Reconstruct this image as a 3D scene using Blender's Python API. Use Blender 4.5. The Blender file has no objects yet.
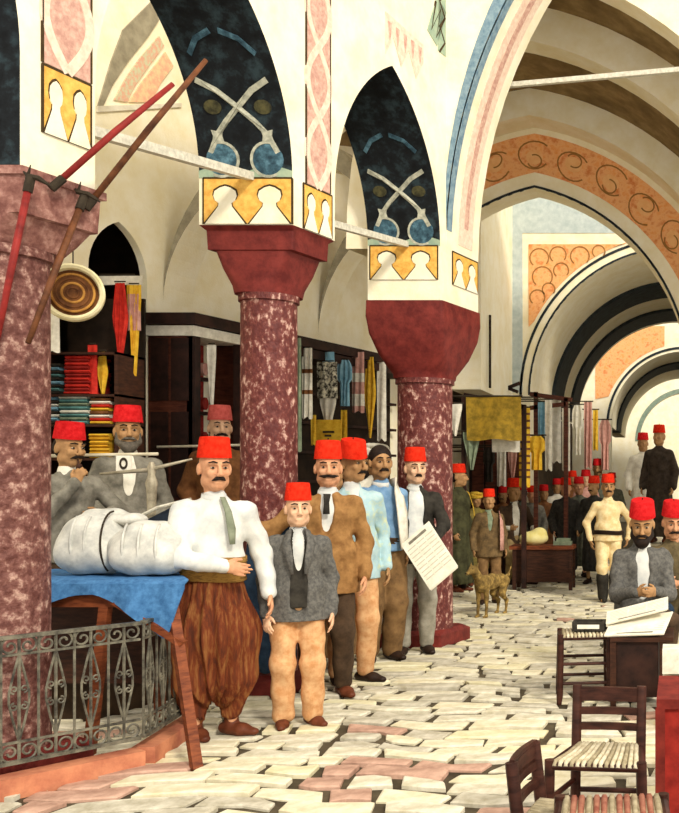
import bpy, math, random
import numpy as np
from mathutils import Vector, Matrix
random.seed(7)
SC = bpy.context.scene
COL = SC.collection

# ---------------------------------------------------------------- camera, sky, sun, exposure
FPX, PX, PY, EYE = 1000.0, 680.0, 480.0, 1.5
cam_d = bpy.data.cameras.new('camera')
cam_d.sensor_fit = 'HORIZONTAL'; cam_d.sensor_width = 36.0
cam_d.lens = 36.0 * FPX / 679.0
cam_d.shift_x = -(PX - 339.5) / 679.0
cam_d.shift_y = (PY - 406.5) / 679.0
cam_d.clip_end = 200
cam = bpy.data.objects.new('camera', cam_d); COL.objects.link(cam)
cam.location = (0, 0, EYE); cam.rotation_euler = (math.pi / 2, 0, 0)
SC.camera = cam

W = bpy.data.worlds.new('sky'); SC.world = W; W.use_nodes = True
W.node_tree.nodes['Background'].inputs[0].default_value = (1.0, 0.95, 0.85, 1)
W.node_tree.nodes['Background'].inputs[1].default_value = 1.35
sun_d = bpy.data.lights.new('sun', 'SUN'); sun_d.energy = 2.3; sun_d.angle = math.radians(9)
sun_d.color = (1.0, 0.93, 0.80)
sun = bpy.data.objects.new('sun', sun_d); COL.objects.link(sun)
SUN_DIR = Vector((-0.50, 0.66, -0.56))
sun.rotation_euler = SUN_DIR.to_track_quat('-Z', 'Y').to_euler()
SC.view_settings.view_transform = 'Standard'; SC.view_settings.look = 'None'
SC.view_settings.gamma = 1.0; SC.view_settings.use_curve_mapping = False
SC.view_settings.exposure = 0.15

# ---------------------------------------------------------------- helpers
def P(px, py, z):                      # point at depth z that the photo shows at px, py
    return Vector(((px - PX) * z / FPX, z, EYE - (py - PY) * z / FPX))

def lin(c):
    return tuple(((x / 12.92) if x <= 0.04045 else ((x + 0.055) / 1.055) ** 2.4) for x in c)
def rgb(h):
    h = h.lstrip('#'); return lin(tuple(int(h[i:i + 2], 16) / 255 for i in (0, 2, 4)))

MATS = {}
def mat(name, c1, c2=None, scale=8.0, lo=0.35, hi=0.65, rough=0.85, bump=0.0, bscale=None, c3=None, metal=0.0,
        stretch=(1, 1, 1), spec=0.2):
    if name in MATS: return MATS[name]
    m = bpy.data.materials.new(name); m.use_nodes = True
    nt = m.node_tree; b = nt.nodes['Principled BSDF']
    b.inputs['Roughness'].default_value = rough; b.inputs['Metallic'].default_value = metal
    b.inputs['Specular IOR Level'].default_value = spec
    c1 = rgb(c1); c2 = rgb(c2) if c2 else tuple(x * 0.78 for x in c1)
    tc = nt.nodes.new('ShaderNodeTexCoord'); mp = nt.nodes.new('ShaderNodeMapping')
    mp.inputs['Scale'].default_value = stretch
    nt.links.new(tc.outputs['Object'], mp.inputs[0])
    n = nt.nodes.new('ShaderNodeTexNoise'); n.inputs['Scale'].default_value = scale
    n.inputs['Detail'].default_value = 6; n.inputs['Roughness'].default_value = 0.65
    nt.links.new(mp.outputs[0], n.inputs['Vector'])
    r = nt.nodes.new('ShaderNodeValToRGB')
    r.color_ramp.elements[0].position = lo; r.color_ramp.elements[0].color = (*c2, 1)
    r.color_ramp.elements[1].position = hi; r.color_ramp.elements[1].color = (*c1, 1)
    if c3:
        e = r.color_ramp.elements.new((lo + hi) / 2); e.color = (*rgb(c3), 1)
    nt.links.new(n.outputs['Fac'], r.inputs[0]); nt.links.new(r.outputs[0], b.inputs['Base Color'])
    if bump:
        n2 = nt.nodes.new('ShaderNodeTexNoise'); n2.inputs['Scale'].default_value = bscale or scale * 3
        n2.inputs['Detail'].default_value = 4
        nt.links.new(mp.outputs[0], n2.inputs['Vector'])
        bp = nt.nodes.new('ShaderNodeBump'); bp.inputs['Strength'].default_value = bump
        bp.inputs['Distance'].default_value = 0.02
        nt.links.new(n2.outputs['Fac'], bp.inputs['Height']); nt.links.new(bp.outputs[0], b.inputs['Normal'])
    MATS[name] = m
    return m

class MB:
    def __init__(s): s.v = []; s.f = []; s.m = []
    def add(s, vs, fs, mi=0):
        o = len(s.v); s.v += [tuple(p) for p in vs]
        s.f += [tuple(i + o for i in f) for f in fs]; s.m += [mi] * len(fs)
        return s
    def box(s, x0, x1, y0, y1, z0, z1, mi=0):
        vs = [(x, y, z) for z in (z0, z1) for y in (y0, y1) for x in (x0, x1)]
        return s.add(vs, [(0, 2, 3, 1), (4, 5, 7, 6), (0, 1, 5, 4), (2, 6, 7, 3), (0, 4, 6, 2), (1, 3, 7, 5)], mi)
    def hexa(s, b, t, mi=0):           # four bottom points, four top points, same turn
        return s.add(list(b) + list(t), [(3, 2, 1, 0), (4, 5, 6, 7)] + [(i, (i + 1) % 4, (i + 1) % 4 + 4, i + 4) for i in range(4)], mi)
    def beam(s, a, b, w, h, up=(0, 0, 1), mi=0):
        a = Vector(a); b = Vector(b); d = (b - a).normalized(); u = Vector(up)
        if abs(d.dot(u)) > 0.98: u = Vector((0, 1, 0))
        r = d.cross(u).normalized() * (w / 2); u = r.cross(d).normalized() * (h / 2)
        q = [-r - u, r - u, r + u, -r + u]
        return s.hexa([a + k for k in q], [b + k for k in q], mi)
    def tube(s, pts, r, n=6, mi=0, caps=True):
        pts = [Vector(p) for p in pts]; k = len(pts)
        rr = r if isinstance(r, (list, tuple)) else [r] * k
        vs = []; up = None
        for i, p in enumerate(pts):
            d = (pts[min(i + 1, k - 1)] - pts[max(i - 1, 0)])
            d = d.normalized() if d.length > 1e-9 else Vector((0, 0, 1))
            if up is None:
                up = Vector((0, 0, 1)) if abs(d.z) < 0.9 else Vector((0, 1, 0))
            x = d.cross(up)
            x = x.normalized() if x.length > 1e-6 else d.orthogonal().normalized()
            up = x.cross(d).normalized()
            for j in range(n):
                a = 2 * math.pi * j / n
                vs.append(p + (x * math.cos(a) + up * math.sin(a)) * rr[i])
        fs = [(i * n + j, i * n + (j + 1) % n, (i + 1) * n + (j + 1) % n, (i + 1) * n + j) for i in range(k - 1) for j in range(n)]
        if caps: fs += [tuple(range(n))[::-1], tuple((k - 1) * n + j for j in range(n))]
        return s.add(vs, fs, mi)
    def loft(s, rings, mi=0, caps=True, closed=True):
        n = len(rings[0]); vs = [p for r in rings for p in r]
        fs = [(i * n + j, i * n + (j + 1) % n, (i + 1) * n + (j + 1) % n, (i + 1) * n + j)
              for i in range(len(rings) - 1) for j in range(n if closed else n - 1)]
        if caps and closed: fs += [tuple(range(n))[::-1], tuple((len(rings) - 1) * n + j for j in range(n))]
        return s.add(vs, fs, mi)
    def lathe(s, prof, n=24, c=(0, 0), mi=0, sy=1.0, caps=True):
        return s.loft([[(c[0] + r * math.cos(2 * math.pi * j / n), c[1] + sy * r * math.sin(2 * math.pi * j / n), z)
                        for j in range(n)] for r, z in prof], mi, caps)
    def prism(s, pts, M, d0, d1, mi=0):   # outline in (u, v) laid on the surface M(u, v, d)
        n = len(pts)
        vs = [M(u, v, d0) for u, v in pts] + [M(u, v, d1) for u, v in pts]
        return s.add(vs, [tuple(range(n, 2 * n)), tuple(range(n))[::-1]] + [(i, (i + 1) % n, (i + 1) % n + n, i + n) for i in range(n)], mi)
    def build(s, name, m, parent=None, smooth=False, loc=None, kind=None, label=None, cat=None, group=None, fix=True):
        me = bpy.data.meshes.new(name); me.from_pydata(s.v, [], s.f)
        ms = m if isinstance(m, (list, tuple)) else [m]
        for x in ms: me.materials.append(x)
        if len(ms) > 1: me.polygons.foreach_set('material_index', s.m)
        if fix:
            import bmesh
            bm = bmesh.new(); bm.from_mesh(me); bmesh.ops.recalc_face_normals(bm, faces=bm.faces); bm.to_mesh(me); bm.free()
        if smooth:
            me.polygons.foreach_set('use_smooth', [True] * len(me.polygons))
            if smooth != 'all':
                try: me.set_sharp_from_angle(angle=math.radians(40))
                except Exception: pass
        me.update()
        return link(name, me, parent, loc, kind, label, cat, group)

def link(name, me, parent=None, loc=None, kind=None, label=None, cat=None, group=None):
    o = bpy.data.objects.new(name, me); COL.objects.link(o)
    if parent is not None: o.parent = parent
    if loc is not None: o.location = loc
    return tag(o, label, cat, group, kind)

def tag(o, label=None, cat=None, group=None, kind=None):
    if label: o['label'] = label
    if cat: o['category'] = cat
    if group: o['group'] = group
    if kind: o['kind'] = kind
    return o

def empty(name, loc, label=None, cat=None, group=None, rz=0.0):
    o = bpy.data.objects.new(name, None); COL.objects.link(o); o.location = loc; o.rotation_euler = (0, 0, rz)
    o.empty_display_size = 0.1
    return tag(o, label, cat, group)

def copy_tree(o, parent=None):
    c = o.copy(); COL.objects.link(c); c.parent = parent
    for ch in list(o.children): copy_tree(ch, c)
    return c

# ---------------------------------------------------------------- materials of the place
CREAM = mat('limewashed plaster', '#f6eed6', '#ecdfb8', 4.0, 0.30, 0.62, bump=0.12, bscale=60)
CREAM2 = mat('grey plaster', '#e6dfcd', '#c9bfa8', 5.0)
SOFFIT = mat('dark painted soffit', '#2d3b40', '#0e1012', 9.0, c3='#181c1f', rough=0.9)  # blue-black tone also carries the shade under the arches
YELLOW = mat('ochre paint', '#efc063', '#d59a44', 22, rough=0.9)
OUTLINE = mat('dark line paint', '#4a3a20', '#3a2a16', 20)
PINK = mat('rose paint', '#d8b6a2', '#b88a7c', 26, c3='#cba08f')
PINKL = mat('pale rose paint', '#ecd9c4', '#e0bda6', 22)
BLUEP = mat('blue paint', '#8da3ad', '#5f7b8e', 18)
GREENP = mat('green paint', '#a9b79a', '#8aa08c', 14)
ORANGE = mat('orange paint', '#ea9a58', '#d9824a', 9, c3='#efb27a')
DARKSTRIPE = mat('dark stripe paint', '#333a3e', '#1d2226', 8)
BROWNV = mat('brown plaster vault', '#9a8259', '#6f5a3a', 2.5, c3='#836c48')  # brown stands in for shadow on the vault plaster
WHITEP = mat('white paint', '#c9c7b2', '#8f9080', 24)
BLUEGREY = mat('blue grey plaster', '#c3cccb', '#a9b6b8', 8)
# ---------------------------------------------------------------- arcade between nave and aisle
SPR, TH = 3.57, 0.64                       # springing height, wall thickness
def XN(y): return -4.525 + 0.272 * y       # nave face of the arcade
def arch_h(u, s, rise):                    # two-centred arch: height above springing at offset u
    u = min(abs(u), s); r = (rise * rise + s * s) / (2 * s)
    return math.sqrt(max(r * r - (u - s + r) ** 2, 0))
PIERS = [(4.855, 5.28, 3.02), (6.86, 7.33, 3.25), (8.84, 9.55, 3.09)]
ARCHES = [(3.2, 4.855), (5.28, 6.86), (7.33, 8.84)]
RISE = 1.28
TOPW = 6.1
m = MB()
for (a, b, h0) in PIERS:
    m.hexa([(XN(a) - TH, a, h0), (XN(a), a, h0), (XN(b), b, h0), (XN(b) - TH, b, h0)],
           [(XN(a) - TH, a, TOPW), (XN(a), a, TOPW), (XN(b), b, TOPW), (XN(b) - TH, b, TOPW)])
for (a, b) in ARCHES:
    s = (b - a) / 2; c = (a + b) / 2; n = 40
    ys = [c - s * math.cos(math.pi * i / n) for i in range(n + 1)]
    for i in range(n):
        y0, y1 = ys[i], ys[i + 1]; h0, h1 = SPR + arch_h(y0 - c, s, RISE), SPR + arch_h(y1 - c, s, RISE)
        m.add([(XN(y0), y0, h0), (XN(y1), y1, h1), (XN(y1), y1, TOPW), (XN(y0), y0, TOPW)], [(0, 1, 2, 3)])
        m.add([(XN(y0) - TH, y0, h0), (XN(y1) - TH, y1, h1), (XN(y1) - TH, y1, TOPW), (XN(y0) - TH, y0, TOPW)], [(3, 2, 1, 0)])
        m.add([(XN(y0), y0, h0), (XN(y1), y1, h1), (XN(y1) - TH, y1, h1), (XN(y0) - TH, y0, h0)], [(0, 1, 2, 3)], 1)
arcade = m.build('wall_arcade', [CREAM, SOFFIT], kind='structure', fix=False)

def Mnave(u, v, d): return (XN(u) + d, u, v)
def Mfront(pier):
    yf = PIERS[pier][0]
    return lambda u, v, d: (XN(yf) - u, yf - d, v)
def Msoff(k):                              # far half of arch k: u across the wall, v height above springing
    a, b = ARCHES[k]; s = (b - a) / 2; c = (a + b) / 2; r = (RISE * RISE + s * s) / (2 * s)
    def M(u, v, d):
        w = math.sqrt(max(r * r - v * v, 0)); y = c + s - r + w
        return (XN(y) - u, y - d * w / r, SPR + v - d * v / r)
    return M

def keyhole(cx, y0, w, h, g=1.0):          # onion-headed motif, flat foot
    half = [(0.5, 0.0), (0.40, 0.14), (0.27, 0.32), (0.17, 0.46), (0.16, 0.55), (0.25, 0.62), (0.29, 0.74), (0.26, 0.87), (0.13, 0.96)]
    pts = [(cx + x * w * g, y0 + y * h) for x, y in half] + [(cx, y0 + h * 1.0)]
    return pts + [(cx - x * w * g, y0 + y * h) for x, y in half[::-1]]

def painted(name, pts, M, d0, d1, mt, parent=arcade):
    return MB().prism(pts, M, d0, d1).build(name, mt, parent)
def rect(u0, u1, v0, v1): return [(u0, v0), (u1, v0), (u1, v1), (u0, v1)]
def stroke(path, w):                       # outline of a thick line
    L, R = [], []
    for i, p in enumerate(path):
        a = path[max(i - 1, 0)]; b = path[min(i + 1, len(path) - 1)]
        dx, dy = b[0] - a[0], b[1] - a[1]; l = math.hypot(dx, dy) or 1
        nx, ny = -dy / l * w / 2, dx / l * w / 2
        L.append((p[0] + nx, p[1] + ny)); R.append((p[0] - nx, p[1] - ny))
    return L + R[::-1]
def arcpath(cx, cy, r, a0, a1, n=14, sy=1.0):
    return [(cx + r * math.cos(math.radians(a0 + (a1 - a0) * i / n)), cy + sy * r * math.sin(math.radians(a0 + (a1 - a0) * i / n))) for i in range(n + 1)]

painted('dark_panel', rect(0.0, TH, 3.03, SPR + .02), Mfront(0), -0.01, 0.006, SOFFIT)  # dark plate continues the soffit's painted shade below the springing
# ochre collars with onion motifs on each pier
def collar(M, u0, u1, v0, v1, nm, foot):
    painted('ochre_panel', rect(u0, u1, v0, v1), M, -0.01, 0.006, YELLOW)
    for e in (rect(u0, u1, v1 - 0.006, v1 + 0.006), rect(u0 - 0.004, u0 + 0.006, v0, v1), rect(u1 - 0.006, u1 + 0.004, v0, v1)):
        painted('panel_border', e, M, -0.01, 0.008, OUTLINE)
    w = (u1 - u0) / nm
    for i in range(nm):
        cx = u0 + w * (i + 0.5); h = (v1 - v0) * 0.84
        painted('motif_outline', keyhole(cx, v0 - foot, w * 1.0, h + foot + 0.008, 1.0), M, -0.01, 0.009, OUTLINE)
        painted('onion_motif', keyhole(cx, v0 - foot, w * 0.93, h + foot - 0.006, 0.97), M, -0.01, 0.012, CREAM)
collar(Mfront(1), 0.0, 0.61, 3.255, SPR, 2, 0.0)
collar(Mnave, 6.97, 7.29, 3.255, SPR, 2, 0.0)
collar(Mfront(2), 0.02, 0.62, 3.27, SPR, 2, 0.0)
collar(Mnave, 9.05, 9.53, 3.27, SPR, 2, 0.0)
collar(Mnave, 4.97, 5.25, 3.23, SPR, 2, 0.0)

# rose strips with crossing ribbons above the collars
def strip(u0, u1, v0, v1, n):
    painted('rose_strip', rect(u0, u1, v0, v1), Mnave, -0.01, 0.006, PINK)
    for u in (u0, u1):
        painted('strip_border', rect(u - 0.005, u + 0.005, v0, v1), Mnave, -0.01, 0.009, OUTLINE)
    k = (v1 - v0) / n; c = (u0 + u1) / 2; a = (u1 - u0) / 2 - 0.01
    for s in (1, -1):
        path = [(c + s * a * math.sin(math.pi * (i / 12.0)), v0 + k * i / 12.0) for i in range(12 * n + 1)]
        painted('ribbon', stroke(path, 0.05), Mnave, -0.01, 0.010 + 0.001 * s, PINKL)
strip(4.97, 5.25, SPR + 0.01, 5.2, 3)
strip(7.0, 7.27, SPR + 0.01, 5.6, 4)

# flowers painted on the dark soffits
for k in (1, 2):
    M = Msoff(k); T = TH
    for sgn in (1, -1):
        c = T / 2
        path = [(c - sgn * 0.24, 0.62), (c - sgn * 0.12, 0.56), (c, 0.46), (c + sgn * 0.10, 0.37), (c + sgn * 0.17, 0.29), (c + sgn * 0.23, 0.17)]
        painted('white_scroll', stroke(path, 0.035), M, -0.01, 0.007, WHITEP)
        painted('white_bud', [(c + sgn * 0.17 + 0.055 * math.cos(q * math.pi / 4) * (1 if q % 2 else 0.55), 0.28 + 0.055 * math.sin(q * math.pi / 4) * (1 if q % 2 else 0.55)) for q in range(8)], M, -0.01, 0.010, WHITEP)
        painted('blue_disc', [(c + sgn * 0.16 + 0.105 * math.cos(q * math.pi / 9), 0.125 + 0.105 * math.sin(q * math.pi / 9)) for q in range(18)], M, -0.01, 0.005, mat('soffit blue', '#5f8494', '#273c48', 16, c3='#3c5a68'))
        painted('pale_ring', stroke(arcpath(c + sgn * 0.16, 0.125, 0.115, 60 if sgn > 0 else 120, 300 if sgn > 0 else -120, 18), 0.018), M, -0.01, 0.008, WHITEP)
        painted('flower_disc', [(c + sgn * 0.17 + 0.06 * math.cos(q * math.pi / 7), 0.46 + 0.045 * math.sin(q * math.pi / 7)) for q in range(14)], M, -0.01, 0.005, mat('soffit olive', '#5b5636', '#2b2a1e', 16))
        painted('blue_petal', stroke([(c + sgn * 0.03, 0.88), (c + sgn * 0.14, 0.84), (c + sgn * 0.22, 0.76)], 0.03), M, -0.01, 0.006, mat('soffit blue', '#5f8494'))
    painted('pale_foot', [(0.0, 0.0), (T, 0.0), (T, 0.05), (T * .75, 0.10), (T * .5, 0.04), (T * .25, 0.10), (0, 0.05)], M, -0.01, 0.004, GREENP)

# painted fringe above the second arch and green zigzag bands higher up
def fringe(u0, u1, vt, n, drop, tilt=0.0):
    pts = [(u0, vt), (u1, vt + tilt)]
    for i in range(n, -1, -1):
        u = u0 + (u1 - u0) * i / n
        pts.append((u, vt - (drop if i % 2 == 0 else drop * 0.45) + tilt * i / n))
    painted('rose_fringe', pts, Mnave, -0.01, 0.006, PINKL)
    for i in range(n):
        u = u0 + (u1 - u0) * (i + 0.5) / n
        painted('fringe_leaf', [(u - 0.025, vt - 0.06), (u + 0.025, vt - 0.06), (u + 0.012, vt - drop * 0.5), (u, vt - drop * 0.62), (u - 0.012, vt - drop * 0.5)], Mnave, -0.01, 0.009, PINK)
fringe(7.98, 8.55, 5.24, 5, 0.34, -0.02)
def zigband(a, b, w, n):                   # band between two (y, h) points with zigzag
    (u0, v0), (u1, v1) = a, b; l = math.hypot(u1 - u0, v1 - v0); nx, ny = -(v1 - v0) / l, (u1 - u0) / l
    painted('green_band', [(u0, v0), (u1, v1), (u1 + nx * w, v1 + ny * w), (u0 + nx * w, v0 + ny * w)], Mnave, -0.01, 0.006, GREENP)
    pts = []
    for i in range(n + 1):
        t = i / n; o = w * (0.15 if i % 2 else 0.85)
        pts.append((u0 + (u1 - u0) * t + nx * o, v0 + (v1 - v0) * t + ny * o))
    painted('zigzag', stroke(pts, 0.02), Mnave, -0.01, 0.009, OUTLINE)
zigband((8.93, 5.28), (8.93, 5.95), 0.13, 6)
zigband((8.62, 5.38), (8.78, 5.31), 0.40, 4)
zigband((7.62, 5.22), (7.95, 5.36), 0.2, 4)

# ---------------------------------------------------------------- columns
COLM = mat('scuffed red porphyry', '#d2ab9b', '#58221f', 22, 0.42, 0.66, rough=0.6, bump=0.8, bscale=30, c3='#70352e', spec=0.35, stretch=(1, 1, .7))
CAPM = mat('dark red capital stone', '#7c2f28', '#591b18', 9, rough=0.6, bump=0.2)
CAPG = mat('mottled grey red stone', '#b3897c', '#6d443d', 14, c3='#8d6157', bump=0.3)
def pier_c(i):
    a, b, h = PIERS[i]; y = (a + b) / 2
    return XN(y) - TH / 2, y, h
def sqring(cx, cy, hx, hy, z, r=0.0, n=4):
    pts = []
    for (sx, sy, a0) in ((1, 1, 0), (-1, 1, 90), (-1, -1, 180), (1, -1, 270)):
        for q in range(n + 1):
            a = math.radians(a0 + 90 * q / n)
            x = sx * (hx - r) + r * math.cos(a); y = sy * (hy - r) + r * math.sin(a)
            pts.append((cx + x + 0.272 * y, cy + y, z))
    return pts
def column(i, r, prof_cap, label, capm, rows, base=True):
    x, y, h = pier_c(i)
    root = empty('column', (x, y, 0), label, 'column', 'columns of the arcade')
    zb = prof_cap[-1][0]
    sh = MB().lathe([(r * 1.03, 0.14), (r * 1.02, 0.3), (r * 1.0, zb - 0.05), (r * 1.08, zb - 0.045), (r * 1.08, zb)], 36)
    sh.build('shaft', COLM if i else mat('brown mottled porphyry', '#bd998a', '#5a332d', 20, .40, .68, rough=.6, bump=.8, bscale=30, c3='#7a5048'), root, smooth=True)
    MB().loft([sqring(0, 0, hx, hy, z, rr) for z, hx, hy, rr in rows[::-1]] if rows else
              [sqring(0, 0, hx, hy, z, rr) for z, hx, hy, rr in prof_cap[::-1]]).build('capital', capm, root, smooth=True)
    MB().loft([sqring(0, 0, r * 1.16, r * 1.16, 0.0, 0.02), sqring(0, 0, r * 1.16, r * 1.16, 0.11, 0.02), sqring(0, 0, r * 1.05, r * 1.05, 0.15, 0.12)]).build('plinth', CAPM, root)
    return root
c1 = column(0, 0.235, [(3.02, 0.36, 0.245, 0.01), (2.98, 0.36, 0.245, 0.01), (2.975, 0.345, 0.23, 0.02), (2.80, 0.335, 0.225, 0.02), (2.795, 0.30, 0.225, 0.03), (2.72, 0.27, 0.235, 0.12), (2.66, 0.245, 0.235, 0.2)],
            'stout red mottled column on the far left behind the iron railing', CAPG, None)
c2 = column(1, 0.188, [(3.25, 0.325, 0.235, 0.01), (3.22, 0.30, 0.20, 0.01), (3.09, 0.295, 0.195, 0.01), (3.085, 0.255, 0.185, 0.03), (2.97, 0.23, 0.19, 0.08), (2.86, 0.205, 0.20, 0.17), (2.80, 0.20, 0.20, 0.19)],
            'slim red column with a stepped capital behind the boy', CAPM, None)
c3 = column(2, 0.245, [(3.09, 0.34, 0.36, 0.02), (2.95, 0.345, 0.36, 0.02), (2.80, 0.335, 0.34, 0.04), (2.62, 0.295, 0.30, 0.1), (2.50, 0.26, 0.26, 0.18), (2.46, 0.255, 0.255, 0.24), (2.42, 0.25, 0.25, 0.24)],
            'thick red column with a curved capital behind the newspaper holder', CAPM, None)

# tie bars of the arcade and the long bar across the nave
BAR = mat('white painted iron', '#ddd8c6', '#b8b3a2', 30, rough=0.6)
def tiebar(a, b, label, w=0.05):
    MB().beam(a, b, w, w).build('tie_bar', BAR, label=label, cat='tie bar', group='iron tie bars')
tiebar((XN(5.24) - 0.1, 5.24, 3.36), (XN(6.84) - 0.28, 6.87, 3.585), 'pale iron tie bar under the wide arch at the left', 0.055)
tiebar((XN(7.32) - 0.1, 7.32, 3.40), (XN(8.84) - 0.30, 8.85, 3.585), 'pale iron tie bar under the narrow dark arch', 0.05)

# ---------------------------------------------------------------- great arch across the nave and the vaults behind
def arch_path(cx, spr, s, rise, n=40, off=0.0):
    s2, r2 = s + off, rise + off
    return [(cx - s2 * math.cos(math.pi * i / n), spr + arch_h(s2 * math.cos(math.pi * i / n), s2, r2)) for i in range(n + 1)]
def ring(name, cx, spr, s, rise, off0, off1, y0, y1, mats, parent=None, kind='structure', mi=(0, 0)):
    a = arch_path(cx, spr, s, rise, off=off0); b = arch_path(cx, spr, s, rise, off=off1); n = len(a)
    m = MB()
    vs = [(x, y0, z) for x, z in a] + [(x, y0, z) for x, z in b] + [(x, y1, z) for x, z in a] + [(x, y1, z) for x, z in b]
    for i in range(n - 1):
        m.add([vs[i], vs[i + 1], vs[n + i + 1], vs[n + i]], [(0, 1, 2, 3)], mi[0])
        m.add([vs[i], vs[i + 1], vs[2 * n + i + 1], vs[2 * n + i]], [(3, 2, 1, 0)], mi[1])
        m.add([vs[n + i], vs[n + i + 1], vs[3 * n + i + 1], vs[3 * n + i]], [(0, 1, 2, 3)], mi[0])
        m.add([vs[2 * n + i], vs[2 * n + i + 1], vs[3 * n + i + 1], vs[3 * n + i]], [(3, 2, 1, 0)], mi[0])
    for i in (0, n - 1):
        m.add([vs[i], vs[n + i], vs[3 * n + i], vs[2 * n + i]], [(0, 1, 2, 3)], mi[0])
    return m.build(name, mats, parent, kind=kind if parent is None else None)
def archwall(name, cx, spr, s, rise, x0, x1, top, y0, y1, mats, h0=0.0):
    p = arch_path(cx, spr, s, rise); m = MB()
    if h0 < spr:
        m.box(x0, cx - s, y0, y1, h0, top); m.box(cx + s, x1, y0, y1, h0, top)
    for i in range(len(p) - 1):
        (a, ha), (b, hb) = p[i], p[i + 1]
        for y, fl in ((y0, 0), (y1, 1)):
            m.add([(a, y, ha), (b, y, hb), (b, y, top), (a, y, top)], [(0, 1, 2, 3)])
        m.add([(a, y0, ha), (b, y0, hb), (b, y1, hb), (a, y1, ha)], [(0, 1, 2, 3)], 1)
    return m.build(name, mats, kind='structure')

# great arch: springs from the third pier
RA = 4.85; AX = XN(8.84) + RA
gm = MB()
na = 48
for i in range(na):
    t0, t1 = math.pi * i / na, math.pi * (i + 1) / na
    def q(t, R, y): return (XN(y) + RA - R * math.cos(t), y, SPR + R * math.sin(t) * 1.0)
    yf, yb, O = 8.95, 9.55, 0.9
    gm.add([q(t0, RA, yf), q(t1, RA, yf), q(t1, RA, yb), q(t0, RA, yb)], [(0, 1, 2, 3)])
    gm.add([q(t0, RA, yf), q(t1, RA, yf), q(t1, RA + O, yf), q(t0, RA + O, yf)], [(3, 2, 1, 0)])
    gm.add([q(t0, RA, yb), q(t1, RA, yb), q(t1, RA + O, yb), q(t0, RA + O, yb)], [(0, 1, 2, 3)])
    gm.add([q(t0, RA + O, yf), q(t1, RA + O, yf), q(t1, RA + O, yb), q(t0, RA + O, yb)], [(3, 2, 1, 0)])
gm.box(AX + RA + 0.05, AX + RA + 0.8, 8.95, 9.55, 0, SPR)
great = gm.build('trim_1', CREAM, kind='structure', fix=False)
def Mgs(u, v, d):                          # on the great arch's soffit: u = depth 0..1, v = angle in degrees
    y = 8.95 + 0.6 * u; t = math.radians(v)
    return (XN(y) + RA - (RA - d) * math.cos(t), y, SPR + (RA - d) * math.sin(t))
def band(name, u0, u1, v0, v1, d, mt, n=16):
    rings = [[Mgs(u, v0 + (v1 - v0) * i / n, dd) for u, dd in ((u0, -0.01), (u1, -0.01), (u1, d), (u0, d))] for i in range(n + 1)]
    MB().loft(rings).build(name, mt, great)
band('rose_band', 0.34, 0.78, 1, 85, 0.006, PINKL, 30)
band('rose_vine', 0.50, 0.62, 3, 85, 0.009, PINK, 30)
band('blue_band', 0.0, 0.13, 2, 85, 0.007, BLUEP, 30)
def Mgf(u, v, d):                          # front of the great arch: u = beyond the soffit, v = angle
    t = math.radians(v); return (XN(8.95) + RA - (RA + u) * math.cos(t), 8.95 - d, SPR + (RA + u) * math.sin(t))
n = 30
MB().prism([(0.01, 85 * i / n) for i in range(n + 1)] + [(0.13 * min(1, 0.15 + 2.2 * (1 - i / n)), 85 * (1 - i / n)) for i in range(n + 1)], Mgf, -0.01, 0.008).build('blue_band', BLUEP, great)

# walls and vault rings behind the great arch
BX, BS, BSP, BR = -1.89, 2.0, 2.8, 2.5
wallC = archwall('wall_back', BX, BSP, BS, BR, -8.0, 0.6, 6.5, 13.0, 13.45, [CREAM, CREAM])  # right end stops short out of view so sun reaches the crowd
def paint_ring(parent, y, cx, spr, s, rise, o0, o1, mt, name, d=0.012, lo=0, hi=None):
    a = arch_path(cx, spr, s, rise, 48, off=o0); b = arch_path(cx, spr, s, rise, 48, off=o1)
    hi = hi or len(a) - 1; m = MB()
    pts = a[lo:hi + 1] + b[lo:hi + 1][::-1]
    m.prism(pts, lambda u, v, dd: (u, y - dd, v), -0.02, d)
    return m.build(name, mt, parent)
paint_ring(wallC, 13.0, BX, BSP, BS, BR, 0.0, 0.03, DARKSTRIPE, 'dark_edge')
paint_ring(wallC, 13.0, BX, BSP, BS, BR, 0.20, 0.70, ORANGE, 'orange_band')
pa = arch_path(BX, BSP, BS, BR, 60, off=0.20); pb = arch_path(BX, BSP, BS, BR, 60, off=0.70)
for i in range(8, 57, 4):                   # loose scrolls in the orange band
    (x0, z0), (x1, z1) = pa[i], pb[i]; (x2, z2) = pb[min(i + 4, 60)]; (x3, z3) = pa[min(i + 4, 60)]
    def Q(u, v): return ((x0 + (x3 - x0) * u) * (1 - v) + (x1 + (x2 - x1) * u) * v, (z0 + (z3 - z0) * u) * (1 - v) + (z1 + (z2 - z1) * u) * v)
    sg = 1 if (i // 4) % 2 else -1
    for (cu, cv, ru, rv, a0, a1) in ((.5, .5 + .06 * sg, .40, .36, 40, 320), (.5, .5 - .1 * sg, .18, .17, 200, 470)):
      path = [Q(cu + ru * math.cos(math.radians(a0 + (a1 - a0) * q / 16)), cv + sg * rv * math.sin(math.radians(a0 + (a1 - a0) * q / 16))) for q in range(17)]
      MB().prism(stroke(path, 0.018), lambda u, v, d: (u, 13.0 - d, v), -0.02, 0.018).build('scroll_line', mat('orange line', '#a5763f', '#8d6236', 20), wallC)
    MB().prism([Q(0.5 + 0.22 * math.cos(a * 0.7), 0.5 + 0.2 * math.sin(a * 0.7)) for a in range(9)], lambda u, v, d: (u, 13.0 - d, v), -0.02, 0.015).build('leaf', mat('pale orange', '#f0bd84', '#e8ab70', 12), wallC)
ring('trim_2', BX, BSP, BS, BR, 0.78, 1.12, 12.55, 13.0, [CREAM, CREAM])
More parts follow.
